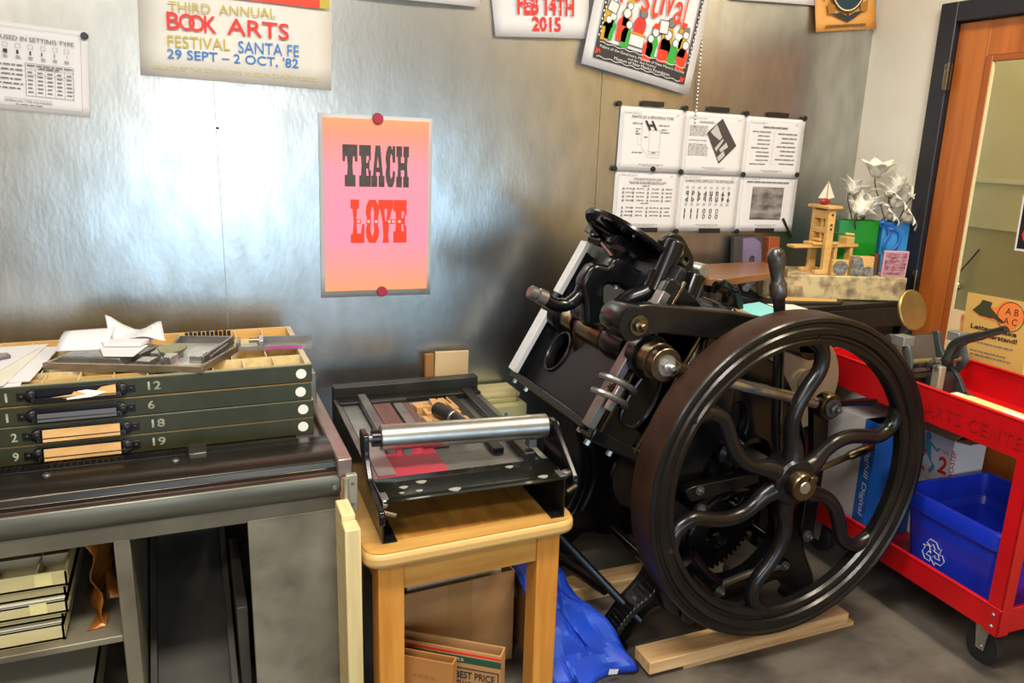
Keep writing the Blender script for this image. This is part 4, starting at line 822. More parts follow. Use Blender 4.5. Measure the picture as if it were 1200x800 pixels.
c = carton('flat_carton', 'smaller tan carton beside the striped carton under the table', Matrix.Translation((.355, -.80, 0)) @ Matrix.Rotation(-.62, 4, 'Z'), .20, .03, .205, mat('tan_cardboard', '#b27b40', .7, 0, '#a06b34', 3))
print_shapes(c, words(.10, .16, .155, .007, rng), CARD2, .001, 'faint_print')
c = carton('cardboard_box', 'brown box with a white label under the blue sheet', Matrix.Translation((.812, -.70, 0)), .09, .30, .225, CARD2)
MB().box(-.0008, 0, .10, .16, .13, .16).build('white_label', PAPER, c, local=True)
# blue plastic sheet draped over that box
BL = mat('blue_tarp', '#2350cf', .32, 0, '#1c43b4', 6)
def tarp(u, v):
    if v < .25:
        k = v / .25; p = Vector((.775 + .14 * u, -.42 - .285 * k, .232 + .045 * (1 - abs(u - .4)) * k + .012 * math.sin(u * 9)))
    else:
        k = (v - .25) / .75; p = Vector((.770 + .04 * k + (.145 + .125 * k) * u, -.705 - .135 * k, (.262 - .03 * u) * (1 - k) ** .85 + .004))
    tri = lambda x: abs((x / PI) % 2 - 1) * 2 - 1
    f = (.013 * tri(u * 9 + v * 5) + .010 * tri(v * 13 - u * 8) + .006 * tri(u * 17 - v * 4 + 1)) * min(1, v * 4)
    return (p.x + f * .6, p.y - abs(f) - .004, max(.005, p.z + f * .5))
t = thing('blue_sheet', 'crumpled bright blue plastic sheet draped over a box beside the oak table', 'plastic sheet', (.86, -.72, .004))
MB().grid(tarp, 20, 30).build('sheet_folds', BL, t, solid=.001, smooth=10, fixn=False)
MB().prism([(0, 0), (.028, -.002), (.03, .012), (.002, .016)], -.001, 0, 'y', Matrix.Translation((.97, -.872, .03)) @ Matrix.Rotation(.1, 4, 'Y')).build('white_sticker', PAPER, t)
# ================================================================== platen press
t = thing('platen_press', 'black cast iron platen printing press with a big spoked flywheel', 'printing press', (1.35, -.5, 0))
PR = t
def pp(mb, name, m=IRON, bevel=0., **k): return mb.build(name, m, PR, bevel=bevel, **k)
def nut(x, y, z, r, m=STEEL, parent=None, axis=(0, -1, 0), stud=True):
    a = Vector(axis).normalized(); c = Vector((x, y, z))
    mb = MB().lathe([(0, 0), (r * 1.5, 0), (r * 1.5, r * .3), (0, r * .3)], c, a, 18); mb.lathe([(0, r * .3), (r, r * .3), (r, r * .95), (r * .8, r * 1.05), (0, r * 1.05)], c, a, 6)
    if stud: mb.lathe([(0, r), (r * .5, r), (r * .5, r * 1.6), (r * .35, r * 1.75), (0, r * 1.75)], c, a, 10)
    return mb.build('nut', m, parent or PR)
# --- side frames
fr_out = [(1.02, .70), (1.10, .66), (1.135, .60), (1.165, .50), (1.195, .40), (1.20, .28), (1.165, .19), (1.10, .13), (1.045, .06), (1.02, .0), (1.10, .0), (1.13, .06), (1.20, .115), (1.30, .085), (1.42, .07), (1.55, .085), (1.64, .115), (1.70, .06), (1.72, 0), (1.80, 0), (1.785, .08), (1.735, .17), (1.70, .28), (1.70, .42), (1.68, .56), (1.62, .70), (1.55, .80), (1.44, .86), (1.33, .90), (1.25, .98), (1.16, 1.0), (1.10, .90)]
fr_hole = ell(1.455, .285, .165, .150, 28); fr_hole2 = ell(1.40, .62, .06, .10, 18, -.4)
for y0, y1 in ((-.735, -.69), (-.27, -.225)):
    mb = MB(); plate(mb, rpoly(fr_out, .03, 3), [fr_hole, fr_hole2], y0, y1, .008); f = pp(mb, 'side_frame')
    mb = MB(); ring = interp([(x, y0, z) for x, z in fr_hole] + [(fr_hole[0][0], y0, fr_hole[0][1])], 1); mb.tube(ring, .010, 8)
    mb.tube(interp([(x, y0, z) for x, z in ((1.155, .60), (1.20, .45), (1.225, .30), (1.185, .19))], 6), .012, 8); mb.build('frame_rib', IRON, f)
    for cx, sg in ((1.035, -1), (1.775, 1)):
        mb = MB().prism([(cx - .06, 0), (cx + .06, 0), (cx + .06, .018), (cx + .02, .03), (cx - .02, .03), (cx - .06, .018)], y0 - .03, y1 + .03, 'y'); mb.build('foot', IRON, f, bevel=.004)
# arched front foot flange of the near frame
arc = [(p.x, p.y) for p in interp([(1.015, .0, 0), (1.03, .055, 0), (1.06, .105, 0), (1.10, .145, 0), (1.15, .178, 0), (1.175, .22, 0)], 4)]
mb = MB()
for (a, b), (c, d) in zip(arc, arc[1:]): mb.prism([(a, b), (c, d), (c - .012, d + .02), (a - .016, b + .012)], -.80, -.735, 'y')
fl = pp(mb, 'foot_flange', IRON, .004)
for x, z in ((1.045, .088), (1.105, .158)): MB().lathe([(0, 0), (.013, 0), (.013, .004), (0, .004)], (x - .008, -.77, z + .006), (-.75, 0, .65), 12).build('bolt_hole', mat('dull_grey_hole', '#5a5650', .5), fl)
pp(MB().tube(interp([(1.175, -.79, .40), (1.168, -.80, .30), (1.172, -.81, .20), (1.20, -.82, .155), (1.235, -.82, .15)], 6), .024, 12), 'drip_pipe')
pp(MB().cyl((1.235, -.86, .15), (1.235, -.78, .15), .034, seg=18), 'pipe_boss', bevel=.006)
# --- cross shafts and stretchers
for x, z, r, nm in ((1.465, .545, .026, 'main_shaft'), (1.095, .875, .024, 'rocker_shaft'), (1.25, .165, .016, 'stretcher'), (1.66, .20, .016, 'stretcher')):
    pp(MB().cyl((x, -.98 if nm == 'main_shaft' else (-.80 if nm == 'rocker_shaft' else -.72), z), (x, -.20, z), r, seg=20), nm, DSTEEL if 'shaft' in nm else IRON)
pp(MB().cyl((.86, -.62, .40), (1.12, -.775, .10), .012, seg=10), 'brace_rod', IRON); pp(MB().cyl((.90, -.30, .16), (1.14, -.34, .06), .02, seg=10), 'brace_rod', IRON)
pp(MB().tube(interp([(.93, -.28, .12), (1.0, -.36, .125), (1.06, -.48, .115), (1.11, -.60, .10)], 6), .022, 10), 'treadle_bar', IRON)
# --- bull gear and pinion between the frames
def gear(cx, y0, y1, cz, R, n, hub, m, name, spokes=0):
    mb = MB(); out = []
    for k in range(n):
        for f, r in ((0, R - .012), (.25, R - .012), (.35, R), (.65, R), (.75, R - .012)):
            a = 2 * PI * (k + f) / n; out.append((cx + r * math.cos(a), cz + r * math.sin(a)))
    holes = [ell(cx + R * .55 * math.cos(a), cz + R * .55 * math.sin(a), R * .2, n=14) for a in [2 * PI * k / spokes + .3 for k in range(spokes)]] if spokes else []
    plate(mb, out, holes, y0, y1, .002); g = pp(mb, name, m); MB().cyl((cx, y0 - .03, cz), (cx, y1 + .02, cz), hub, seg=20).build('hub', m, g)
    return g
gear(1.43, -.60, -.55, .31, .225, 72, .05, IRON_WORN, 'bull_gear', 5); gear(1.465, -.60, -.55, .545, .06, 18, .035, DSTEEL, 'pinion')
# --- inclined bed: s runs up the bed, n points left and up
BS = Vector((.5, 0, .866)); BN = Vector((-.866, 0, .5)); B0 = Vector((.960, 0, .684))
def bp(s, n, y): p = B0 + BS * s + BN * n; return Vector((p.x, y, p.z))
def bbox(s0, s1, n0, n1, y0, y1):
    mb = MB(); vs = [bp(s, n, y) for s in (s0, s1) for y in (y0, y1) for n in (n0, n1)]
    return mb.add(vs, [(0, 1, 3, 2), (4, 6, 7, 5), (0, 4, 5, 1), (2, 3, 7, 6), (0, 2, 6, 4), (1, 5, 7, 3)])
mb = MB(); vs, fs = curve_mesh([rpoly([(0, -.685), (.485, -.685), (.485, -.19), (0, -.19)], .012)] + [ell(.125, -.335, .062, .052, 24)], .010, .004)
mb.add([bp(p.x, -.035 + p.z, p.y) for p in vs], fs); bed = pp(mb, 'bed_plate', mat('matt_black_bed', '#0c0d10', .42, 0, '#14161a', 6, spec=.35))
for yy in (-.335,):
    e = ell(.125, yy, .064, .054, 28); MB().tube([bp(a, -.020, b) for a, b in e], .006, 8, closed=True).build('hole_rim', IRON_WORN, bed)
pp(bbox(0, .265, .016, .034, -.244, -.196), 'far_track', mat('track_painted_shine', '#e6e8ea', .3, .25), .002); pp(bbox(.285, .47, .010, .028, -.236, -.196), 'far_track', mat('track_painted_shine', '#d5d6d8'), .002)  # bright metal reflection painted in as a near-white, barely metallic colour
pp(bbox(-.02, .005, -.04, .012, -.70, -.18), 'bottom_bar', IRON_WORN, .003)
for y in (-.20, -.29, -.66): MB().lathe([(0, 0), (.008, 0), (.008, .014), (0, .016)], bp(-.02, -.012, y), -BS, 6).build('bolt', STEEL, PR)
# near cheek with the long opening
ck = [(0, .02), (0, -.135), (.06, -.16), (.30, -.16), (.42, -.11), (.44, .02)]
for y0, y1 in ((-.735, -.700), (-.235, -.20)):
    mb = MB(); vs, fs = curve_mesh([rpoly(ck, .02)] + [rpoly([(.045, -.115), (.045, -.055), (.11, -.045), (.20, -.055), (.20, -.115), (.12, -.13)], .03, 5)], (y1 - y0) / 2 - .005, .005)
    mb.add([bp(p.x, p.y, (y0 + y1) / 2 + p.z) for p in vs], fs); c = pp(mb, 'bed_cheek')
    if y0 < -.5:
        rr = rpoly([(.045, -.115), (.045, -.055), (.11, -.045), (.20, -.055), (.20, -.115), (.12, -.13)], .03, 5); MB().tube([bp(a, b, y0) for a, b in rr], .006, 8, closed=True).build('opening_rim', IRON_WORN, c)
POL = mat('polished_edge', '#a6a39d', .22, .9)
pp(bbox(-.005, .40, .004, .030, -.748, -.712), 'roller_track', DSTEEL, .003); pp(bbox(.0, .45, -.022, -.014, -.745, -.735), 'track_edge', BRASS, .001); pp(bbox(-.01, .42, -.150, -.142, -.745, -.733), 'track_edge', BRASS, .001); pp(bbox(-.01, .42, -.172, -.158, -.742, -.700), 'track_edge', POL, .001)
pp(bbox(-.035, .004, -.19, .0, -.742, -.68), 'cheek_foot', IRON, .006)
for n in (-.02, -.10): MB().lathe([(0, 0), (.009, 0), (.009, .016), (0, .018)], bp(-.035, n, -.71), -BS, 6).build('bolt', STEEL, PR)
# roller saddle clamped on the track
for s in (.075, .118):
    e = [bp(s + .010 * math.sin(a) + .012, .015 - .055 * math.cos(a), -.735 - .035 * abs(math.sin(a)) - .01) for a in [PI * k / 10 for k in range(11)]]
    pp(MB().tube(e, .009, 8), 'saddle_band', DSTEEL)
pp(bbox(.06, .15, .0, .022, -.770, -.755), 'saddle_block', STEEL, .003)
MB().tube([bp(.085 + .0018 * k, .036 + .007 * math.cos(k * 1.2), -.76 + .007 * math.sin(k * 1.2)) for k in range(30)], .0022, 6).build('saddle_spring', BRASS, PR)
# --- rocker shaft collars and bosses
def sleeve(y0, y1, r, m, name, x=1.095, z=.875): return pp(MB().lathe([(.024, 0), (r, 0), (r, abs(y1 - y0) * .06), (r, abs(y1 - y0) * .94), (r * .96, abs(y1 - y0)), (.024, abs(y1 - y0))], (x, y0, z), (0, y1 - y0, 0), 28), name, m)
sleeve(-.20, -.285, .058, IRON, 'shaft_boss'); sleeve(-.285, -.37, .040, BRASS, 'shaft_sleeve'); sleeve(-.42, -.56, .045, BRASS, 'shaft_sleeve'); sleeve(-.58, -.69, .052, IRON, 'shaft_boss')
sleeve(-.735, -.770, .060, IRON, 'near_boss'); sleeve(-.770, -.815, .050, BRASS, 'near_sleeve'); sleeve(-.815, -.845, .044, BRASS, 'near_collar')
nut(1.095, -.845, .875, .018, STEEL)
pp(MB().lathe([(0, 0), (.030, 0), (.034, .008), (.034, .09), (.03, .10), (0, .10)], (1.075, -.385, .925), (.15, -1, -.08), 20), 'clamp_block', IRON_WORN); nut(1.09, -.487, .917, .013, STEEL)
pp(MB().tube(interp([(1.09, -.40, .90), (1.07, -.42, .84), (1.085, -.44, .76), (1.12, -.46, .70)], 6), .026, 10, flat=.5), 'rocker_arm')
# --- throw-off lever with steel roller end
pp(MB().tube(interp([(.905, -.5, .990), (.945, -.5, .968), (.985, -.5, .968), (1.02, -.5, .995), (1.045, -.5, 1.035)], 8), [.019] * 17 + [.021] * 8 + [.024] * 8, 12), 'curved_arm')
pp(MB().lathe([(0, 0), (.014, 0), (.019, .004), (.019, .022), (.014, .026), (.021, .030), (.022, .055), (0, .058)], (.862, -.50, 1.010), (.9, 0, -.42), 20), 'arm_roller', DSTEEL)
brk = [(1.035, .98), (1.018, 1.03), (1.045, 1.072), (1.10, 1.062), (1.112, 1.09), (1.16, 1.085), (1.165, 1.058), (1.215, 1.04), (1.22, 1.02), (1.195, .97), (1.185, 1.0), (1.13, 1.03), (1.085, 1.035), (1.07, 1.02), (1.072, .97), (1.10, .92), (1.04, .91)]
mb = MB(); plate(mb, rpoly(brk, .015), [], -.53, -.48, .012); pp(mb, 'disc_bracket'); nut(1.125, -.51, 1.025, .012, STEEL, None, (0, -.4, -1))
# --- ink disc
dn = Vector((math.sin(math.radians(38)), 0, math.cos(math.radians(38)))); dc = Vector((1.240, -.43, 1.108))
d = pp(MB().lathe([(0, .006), (.186, .006), (.190, .004), (.190, -.004), (.184, -.010), (.170, -.010), (.165, -.006), (0, -.006)], dc, dn, 64), 'ink_disc', mat('inky_black_disc', '#0c0d0f', .18, .3))
x = dn.orthogonal().normalized(); y = dn.cross(x)
for k in range(8):
    a = k * PI / 4 + .2; e = x * math.cos(a) + y * math.sin(a); MB().tube([dc - dn * .01 + e * .03, dc - dn * .012 + e * .165], [.010, .005], 8).build('disc_rib', IRON, d)
mb = MB(); n = 40
for k in range(n):
    for f, r in ((0, .092), (.5, .082)):
        pass
prof = [((.092 if k % 2 else .080), k) for k in range(2 * n)]
vs = [dc - dn * h + (x * math.cos(k * PI / n) + y * math.sin(k * PI / n)) * r for h in (.012, .038) for r, k in prof]; m2 = 2 * n
mb.add(vs, [tuple(range(m2)), tuple(range(2 * m2 - 1, m2 - 1, -1))] + [(i, (i + 1) % m2, (i + 1) % m2 + m2, i + m2) for i in range(m2)]); mb.build('ratchet_ring', IRON_WORN, d, smooth=20)
pp(MB().cyl(dc - dn * .01, dc - dn * .11, .03, .045, seg=20), 'disc_spindle')
pp(MB().tube(interp([(1.165, -.25, 1.135), (1.175, -.25, 1.15), (1.195, -.26, 1.14)], 5), .014, 8), 'disc_pawl', DSTEEL); pp(MB().cyl((1.185, -.24, 1.115), (1.195, -.30, 1.11), .016, seg=12), 'pawl_pivot', IRON_WORN)
pp(MB().tube(interp([(1.19, -.30, 1.11), (1.195, -.36, 1.08), (1.20, -.40, 1.05)], 5), .008, 8), 'pawl_link', STEEL)
# oval link beyond the disc
lk = MB(); plate(lk, rpoly([(1.235, 1.145), (1.265, 1.165), (1.30, 1.16), (1.345, 1.10), (1.35, 1.065), (1.325, 1.06)], .02), [ell(1.275, 1.14, .013, n=12), ell(1.322, 1.088, .013, n=12)], -.56, -.535, .004); lk = pp(lk, 'disc_link', IRON_WORN); nut(1.298, -.56, 1.113, .009, DSTEEL)
pp(MB().cyl((1.40, -.50, 1.055), (1.40, -.55, 1.055), .02, seg=16), 'link_eye', STEEL)
# --- guide tubes along the bed
for (a, b), nm in ((((1.245, -.62, 1.155), (1.180, -.63, 1.015)), 'guide_tube'), (((1.335, -.60, 1.055), (1.285, -.62, .955)), 'guide_tube')):
    pp(MB().cyl(b, a, .027, seg=20), nm, IRON, .006); v = (Vector(b) - Vector(a)).normalized(); pp(MB().cyl(b, Vector(b) + v * .05, .013, seg=14), 'guide_rod', STEEL); pp(MB().cyl(Vector(b) + v * .05, Vector(b) + v * .42, .013, seg=14), 'guide_rod', DSTEEL)
pp(MB().prism(rpoly([(1.22, 1.08), (1.30, 1.08), (1.33, .99), (1.27, .93), (1.19, .99)], .015), -.60, -.56, 'y'), 'guide_web', IRON, .004)
pp(MB().tube(interp([(1.10, -.58, .965), (1.13, -.60, .995), (1.175, -.62, 1.02), (1.20, -.62, 1.07)], 6), .030, 12, flat=.8), 'arm_casting')
pp(MB().ball((1.265, -.63, .945), .034, 14), 'guide_boss')
# --- draw arm
da = rpoly([(.985, 1.000), (1.0, 1.020), (1.05, 1.022), (1.30, .990), (1.55, .935), (1.60, .91), (1.60, .86), (1.54, .868), (1.30, .925), (1.08, .957), (1.02, .952), (.985, .965)], .012)
mb = MB(); plate(mb, da, [], -.815, -.775, .006); pp(mb, 'draw_arm', IRON_WORN)
pp(MB().lathe([(0, 0), (.044, 0), (.046, .006), (.046, .09), (.042, .10), (0, .10)], (1.0, -.735, .985), (0, -1, 0), 26), 'arm_boss'); nut(1.01, -.835, .982, .017, BRASS)
pp(MB().lathe([(0, 0), (.044, 0), (.044, .08), (0, .08)], (1.585, -.735, .885), (0, -1, 0), 22), 'arm_boss')
# --- connecting rod to the right-hand rocker
R1, R2 = Vector((1.11, -.855, .868)), Vector((1.675, -.81, .697))
pp(MB().tube([R1.lerp(R2, .06), R1.lerp(R2, .09), R1.lerp(R2, .9)], [.016, .0165, .0165], 16), 'connecting_rod', STEEL)
pp(MB().tube([R1, R1.lerp(R2, .12), R1.lerp(R2, .15)], [.026, .020, .018], 12, flat=.7), 'rod_end', BRASS)
pp(MB().lathe([(0, 0), (.038, 0), (.04, .006), (.04, .03), (.036, .036), (0, .036)], (1.675, -.79, .697), (0, -1, 0), 24), 'rod_eye', BRASS); nut(1.675, -.828, .697, .018, DSTEEL)
pp(MB().prism(rpoly([(1.64, .70), (1.70, .71), (1.715, .56), (1.71, .30), (1.68, .25), (1.655, .30), (1.665, .55)], .015), -.79, -.765, 'y'), 'rocker_link', IRON_WORN, .003); nut(1.683, -.79, .275, .012, DSTEEL)
pp(MB().tube([(1.69, -.75, .690), (1.80, -.73, .665), (1.95, -.72, .652)], .016, 8, flat=.6), 'side_bar', IRON_WORN)
pp(MB().tube([(1.575, -.80, .475), (1.72, -.80, .505), (1.80, -.80, .525)], [.008, .009, .010], 10), 'brake_rod', BRASS); pp(MB().lathe([(0, 0), (.010, 0), (.014, .01), (.014, .09), (.008, .10), (0, .10)], (1.79, -.80, .522), (1, 0, .22), 14), 'brake_grip', BRASS)
# --- cam disc behind the wheel
cd = pp(MB().lathe([(0, 0), (.155, 0), (.16, .005), (.16, .03), (.155, .035), (.05, .035), (.045, .042), (0, .042)], (1.765, -.56, .69), (0, -1, 0), 56), 'cam_disc', mat('dull_tan_cam', '#a79b80', .42, .45, '#877b62', 6, rvar=.1))
MB().lathe([(0, 0), (.042, 0), (.042, .006), (.006, .006), (.004, .002), (0, .002)], (1.79, -.602, .70), (0, -1, 0), 28).build('cam_cap', STEEL, cd)
pp(MB().cyl((1.765, -.56, .69), (1.765, -.30, .69), .03, seg=16), 'cam_shaft', DSTEEL)
for x, z in ((1.70, .50), (1.66, .53)): MB().lathe([(0, 0), (.011, 0), (.011, .01), (0, .012)], (x, -.735, z), (0, -1, 0), 8).build('bolt', DSTEEL, PR)
# --- platen and its bracket
PN = Matrix.Translation((1.50, -.46, .80)) @ Matrix.Rotation(math.radians(-38), 4, 'Y')
pp(MB().box(-.03, .03, -.20, .20, -.18, .18, PN), 'platen', IRON, .008); pp(MB().box(.03, .09, -.12, .12, -.12, .12, PN), 'platen_back', IRON, .01)
pp(MB().prism(rpoly([(1.27, .93), (1.40, .87), (1.38, .66), (1.26, .44), (1.20, .50), (1.24, .72)], .03), -.76, -.735, 'y'), 'frame_flank', IRON, .008)
# --- hand lever
hb = [Vector(p) for p in ((1.432, -.83, 1.045), (1.448, -.83, .97), (1.505, -.80, .66), (1.545, -.79, .46), (1.592, -.79, .20))]
pp(MB().tube(hb, [.020, .017, .018, .018, .016], 12, flat=.55, up=(0, 1, 0)), 'lever_bar', IRON_WORN)
pp(MB().tube([p + Vector((.004, -.012, 0)) for p in hb[1:4]], .004, 6), 'lever_edge', BRASS)
v = (hb[0] - hb[1]).normalized()
pp(MB().lathe([(0, 0), (.021, 0), (.023, .006), (.023, .035), (.019, .043), (.0165, .050), (.0205, .080), (.0235, .105), (.021, .122), (.012, .132), (0, .134)], hb[0] - v * .015, v, 24), 'lever_handle', mat('worn_steel_handle', '#77736f', .3, .85, '#3a3634', 14, rvar=.1))
pp(MB().lathe([(0, 0), (.022, 0), (.022, .03), (0, .03)], (1.592, -.775, .20), (0, -1, 0), 16), 'lever_pivot', IRON); nut(1.592, -.806, .20, .010, DSTEEL)
# --- treadle hook and small cranks behind the flywheel
pp(MB().prism(rpoly([(1.215, .495), (1.24, .455), (1.42, .475), (1.58, .50), (1.58, .535), (1.42, .51), (1.25, .505)], .01), -.80, -.765, 'y'), 'latch_bar', IRON_WORN, .004); nut(1.265, -.80, .490, .009, DSTEEL)
pp(MB().cyl((1.275, -.74, .435), (1.275, -.80, .432), .024, seg=16), 'latch_pivot', IRON); nut(1.275, -.80, .432, .010, DSTEEL)
pp(MB().tube([(1.245, -.80, .285), (1.30, -.80, .225), (1.352, -.80, .172)], [.034, .026, .030], 14, flat=.6, up=(0, 1, 0)), 'crank_arm', IRON); nut(1.352, -.82, .172, .012, DSTEEL)
pp(MB().tube([(1.352, -.80, .175), (1.47, -.80, .195), (1.61, -.80, .197)], .010, 10), 'crank_link', DSTEEL)
for x, y, z, r in ((1.40, -.735, .56, .045), (1.335, -.735, .52, .016)): pp(MB().lathe([(0, 0), (r, 0), (r, .02), (r * .7, .03), (0, .03)], (x, y, z), (0, -1, 0), 20), 'oil_cap', IRON_WORN)
pp(MB().lathe([(.05, 0), (.065, 0), (.065, .035), (.05, .035)], (1.465, -.735, .545), (0, -1, 0), 28), 'bearing_ring', IRON)
# --- flywheel
WC = Vector((1.462, -.948, .548)); RO = .455
rimp = [(.376, .012), (.380, .003), (.392, .000), (.397, .005), (.404, .005), (.409, -.004), (.424, -.008), (.429, -.002), (.436, -.002), (.441, -.007), (.450, -.006), (.4535, -.002), (.4535, .085), (.445, .086), (.435, .060), (.415, .048), (.385, .044), (.376, .036), (.376, .012)]
wheel = pp(MB().lathe([(r, h) for r, h in rimp], WC, (0, 1, 0), 120), 'flywheel_rim', IRON_WORN, smooth=40)
MB().lathe([(.4530, -.001), (RO, .002), (RO, .086), (.4530, .088)], WC, (0, 1, 0), 120).build('rim_band', RIM, wheel)
for ang in (87, 24, -37, -97, -160, 148):
    pts = []
    for r, dv in ((.045, 2), (.085, 3), (.125, 8), (.165, 8), (.21, 4), (.255, -2), (.30, -7), (.34, -7), (.372, -4), (.395, 1)):
        a = math.radians(ang + dv); pts.append((WC.x + r * math.cos(a), WC.y + .026, WC.z + r * math.sin(a)))
    P2 = interp(pts, 4); n = len(P2)
    MB().tube(P2, [.032 - .0115 * min(1, i / 8) + .005 * max(0, (i - n + 7) / 7) for i in range(n)], 14, flat=1.0, up=(0, 1, 0)).build('spoke', IRON_WORN, wheel)
MB().lathe([(0, -.004), (.060, -.004), (.066, .004), (.066, .07), (.055, .085), (0, .085)], WC, (0, 1, 0), 36).build('hub', IRON_WORN, wheel)
MB().lathe([(.018, -.034), (.036, -.034), (.040, -.028), (.040, -.002), (.018, -.002)], WC, (0, 1, 0), 30).build('hub_collar', BRASS, wheel)
MB().lathe([(0, -.036), (.016, -.036), (.020, -.030), (.020, -.002), (0, -.002)], WC, (0, 1, 0), 24).build('shaft_end', STEEL, wheel)
MB().box(WC.x + .012, WC.x + .034, WC.y - .040, WC.y - .02, WC.z + .014, WC.z + .030).build('shaft_key', BRASS, wheel, bevel=.002)
# --- feed board and delivery board of the press
FB = mat('varnished_feed_board', '#8a6142', .32, 0, '#744d31', 3, (1, 8, 1), coat=.3)
pp(MB().prism(rpoly([(1.53, -.385), (1.575, -.41), (1.93, -.305), (1.965, -.115), (1.645, -.13), (1.525, -.29)], .02), .975, 1.000, 'z'), 'feed_board', FB, .003)
pp(MB().cyl((1.60, -.33, .86), (1.60, -.33, .975), .028, seg=16), 'board_post', DSTEEL); pp(MB().cyl((1.60, -.33, .945), (1.60, -.33, .975), .034, seg=16), 'post_collar', IRON)
pp(MB().tube(interp([(1.46, -.52, 1.01), (1.50, -.50, 1.00), (1.54, -.50, .97), (1.555, -.50, .92), (1.56, -.50, .87)], 6), [.010] * 5 + [.022] * 6 + [.03] * 14, 10, flat=.5), 'board_bracket', IRON)
pp(MB().tube(interp([(1.42, -.48, 1.02), (1.46, -.42, 1.02), (1.54, -.36, 1.00)], 8), .010, 8), 'board_rod', IRON_WORN)
pp(MB().prism([(1.50, -.72), (1.78, -.70), (1.80, -.38), (1.52, -.36)], .900, .922, 'z'), 'delivery_board', IRON, .003); pp(MB().prism([(1.50, -.72), (1.52, -.72), (1.54, -.36), (1.52, -.36)], .922, .935, 'z'), 'board_lip', mat('bare_wood_lip', '#9c6f3e', .5), .002)
pp(MB().cyl((1.62, -.55, .70), (1.62, -.55, .90), .02, seg=12), 'board_post', IRON)
# papers on the delivery board
slab('paper_card', 'turquoise blue card lying on the dark delivery board of the press', 'card', [(1.565, -.475), (1.700, -.440), (1.665, -.660), (1.545, -.705)], .9235, .9260, mat('turquoise_card', '#7cc6c9', .6))
slab('paper_card', 'pale grey card beside the turquoise card on the delivery board', 'card', [(1.705, -.47), (1.785, -.50), (1.775, -.685), (1.672, -.665)], .9235, .9255, PAPER2)
# ================================================================== timbers on the floor
tag(MB().box(1.085, 1.785, -.895, -.815, .014, .052).build('timber', LUMBER, bevel=.003), 'pale timber batten lying in front of the press under the flywheel', 'timber')
tag(MB().box(1.20, 1.815, -.890, -.825, 0, .0135).build('timber', mat('raw_lumber_thin', '#cfa877', .6, 0, '#b98a55', 3, (1, 16, 16)), bevel=.001), 'thin board under the front timber batten', 'timber')
tag(MB().box(.84, 1.62, -.50, -.42, 0, .05).build('timber', LUMBER, bevel=.003), 'timber batten on the floor inside the press frame', 'timber')
# ================================================================== dark table in the corner with the stone slab
TB = mat('black_table_steel', '#1f1e1c', .35, .4, '#4a4234', 5, rvar=.1, lo=.55, hi=.75)
t = thing('corner_table', 'low black worn table standing in the corner under the stone slab', 'table', (2.12, -.22, 0))
MB().box(1.84, 2.435, -.40, -.02, .868, .885).build('table_top', TB, t, bevel=.003)
MB().box(1.84, 2.435, -.405, -.385, .795, .868).build('front_apron', mat('worn_black_apron', '#2a2823', .35, .4, '#8a7746', 5, rvar=.1, lo=.55, hi=.62, detail=2), t, bevel=.003)
MB().box(1.84, 1.86, -.385, -.02, .795, .868).build('side_apron', TB, t); MB().box(2.415, 2.435, -.385, -.02, .795, .868).build('side_apron', TB, t)
for x, y in ((1.845, -.06), (2.39, -.06), (1.845, -.395), (2.39, -.395)): MB().box(x, x + .04, y, y + .035, 0, .795).build('leg', TB, t, bevel=.002)
sd, sn = Vector((.929, -.371, 0)), Vector((.371, .929, 0)); S0 = Vector((1.895, -.215, .886))
def sl(a, b, z=0): return S0 + sd * a + sn * b + Vector((0, 0, z))
Msl = Matrix((sd, sn, Vector((0, 0, 1)))).transposed().to_4x4(); Msl.translation = S0
STONE = mat('mottled_stone', '#c2b184', .55, 0, '#75664a', 26, bump=.2, bscale=60, detail=10, lo=.42, hi=.68)
so = [(0, 0), (.13, -.004), (.26, .002), (.40, -.002), (.515, 0), (.52, .10), (.515, .20), (.40, .205), (.12, .205), (.0, .195), (.004, .1)]
tag(MB().prism(so, 0, .086, 'z', Msl).build('stone_slab', STONE, bevel=.004), 'thick mottled tan stone slab lying on the corner table', 'stone slab')
ST = .0865
# wooden type blocks standing behind
t = thing('type_block', 'large black wood type block with a purple letter leaning by the wall', 'wood type', (1.965, -.06, .885))
Mw = Matrix.Translation((1.89, -.055, .886)) @ Matrix.Rotation(-.08, 4, 'X')
MB().box(0, .135, 0, .022, 0, .197, Mw).build('block', mat('charred_wood', '#3b3733', .6), t, bevel=.002)
vs, fs = curve_mesh([rpoly([(.035, .005), (.035, .19), (.085, .193), (.115, .175), (.122, .14), (.122, .005)], .008), rpoly([(.066, .05), (.066, .115), (.074, .125), (.088, .125), (.092, .115), (.092, .05)], .004)], .003)
MB().add([Mw @ Vector((p.x, -.003 + p.z, p.y)) for p in vs], fs).build('letter_face', mat('purple_type_face', '#75688a', .5, 0, '#63566f', 8), t)
tag(MB().box(0, .05, -.02, .03, 0, .193, Matrix.Translation((2.035, -.05, .886)) @ Matrix.Rotation(-.06, 4, 'X')).build('type_block', mat('red_brown_block', '#9b4f27', .5, 0, '#7f3c1c', 6), bevel=.002), 'red brown upright wood block beside the purple letter', 'wood type')
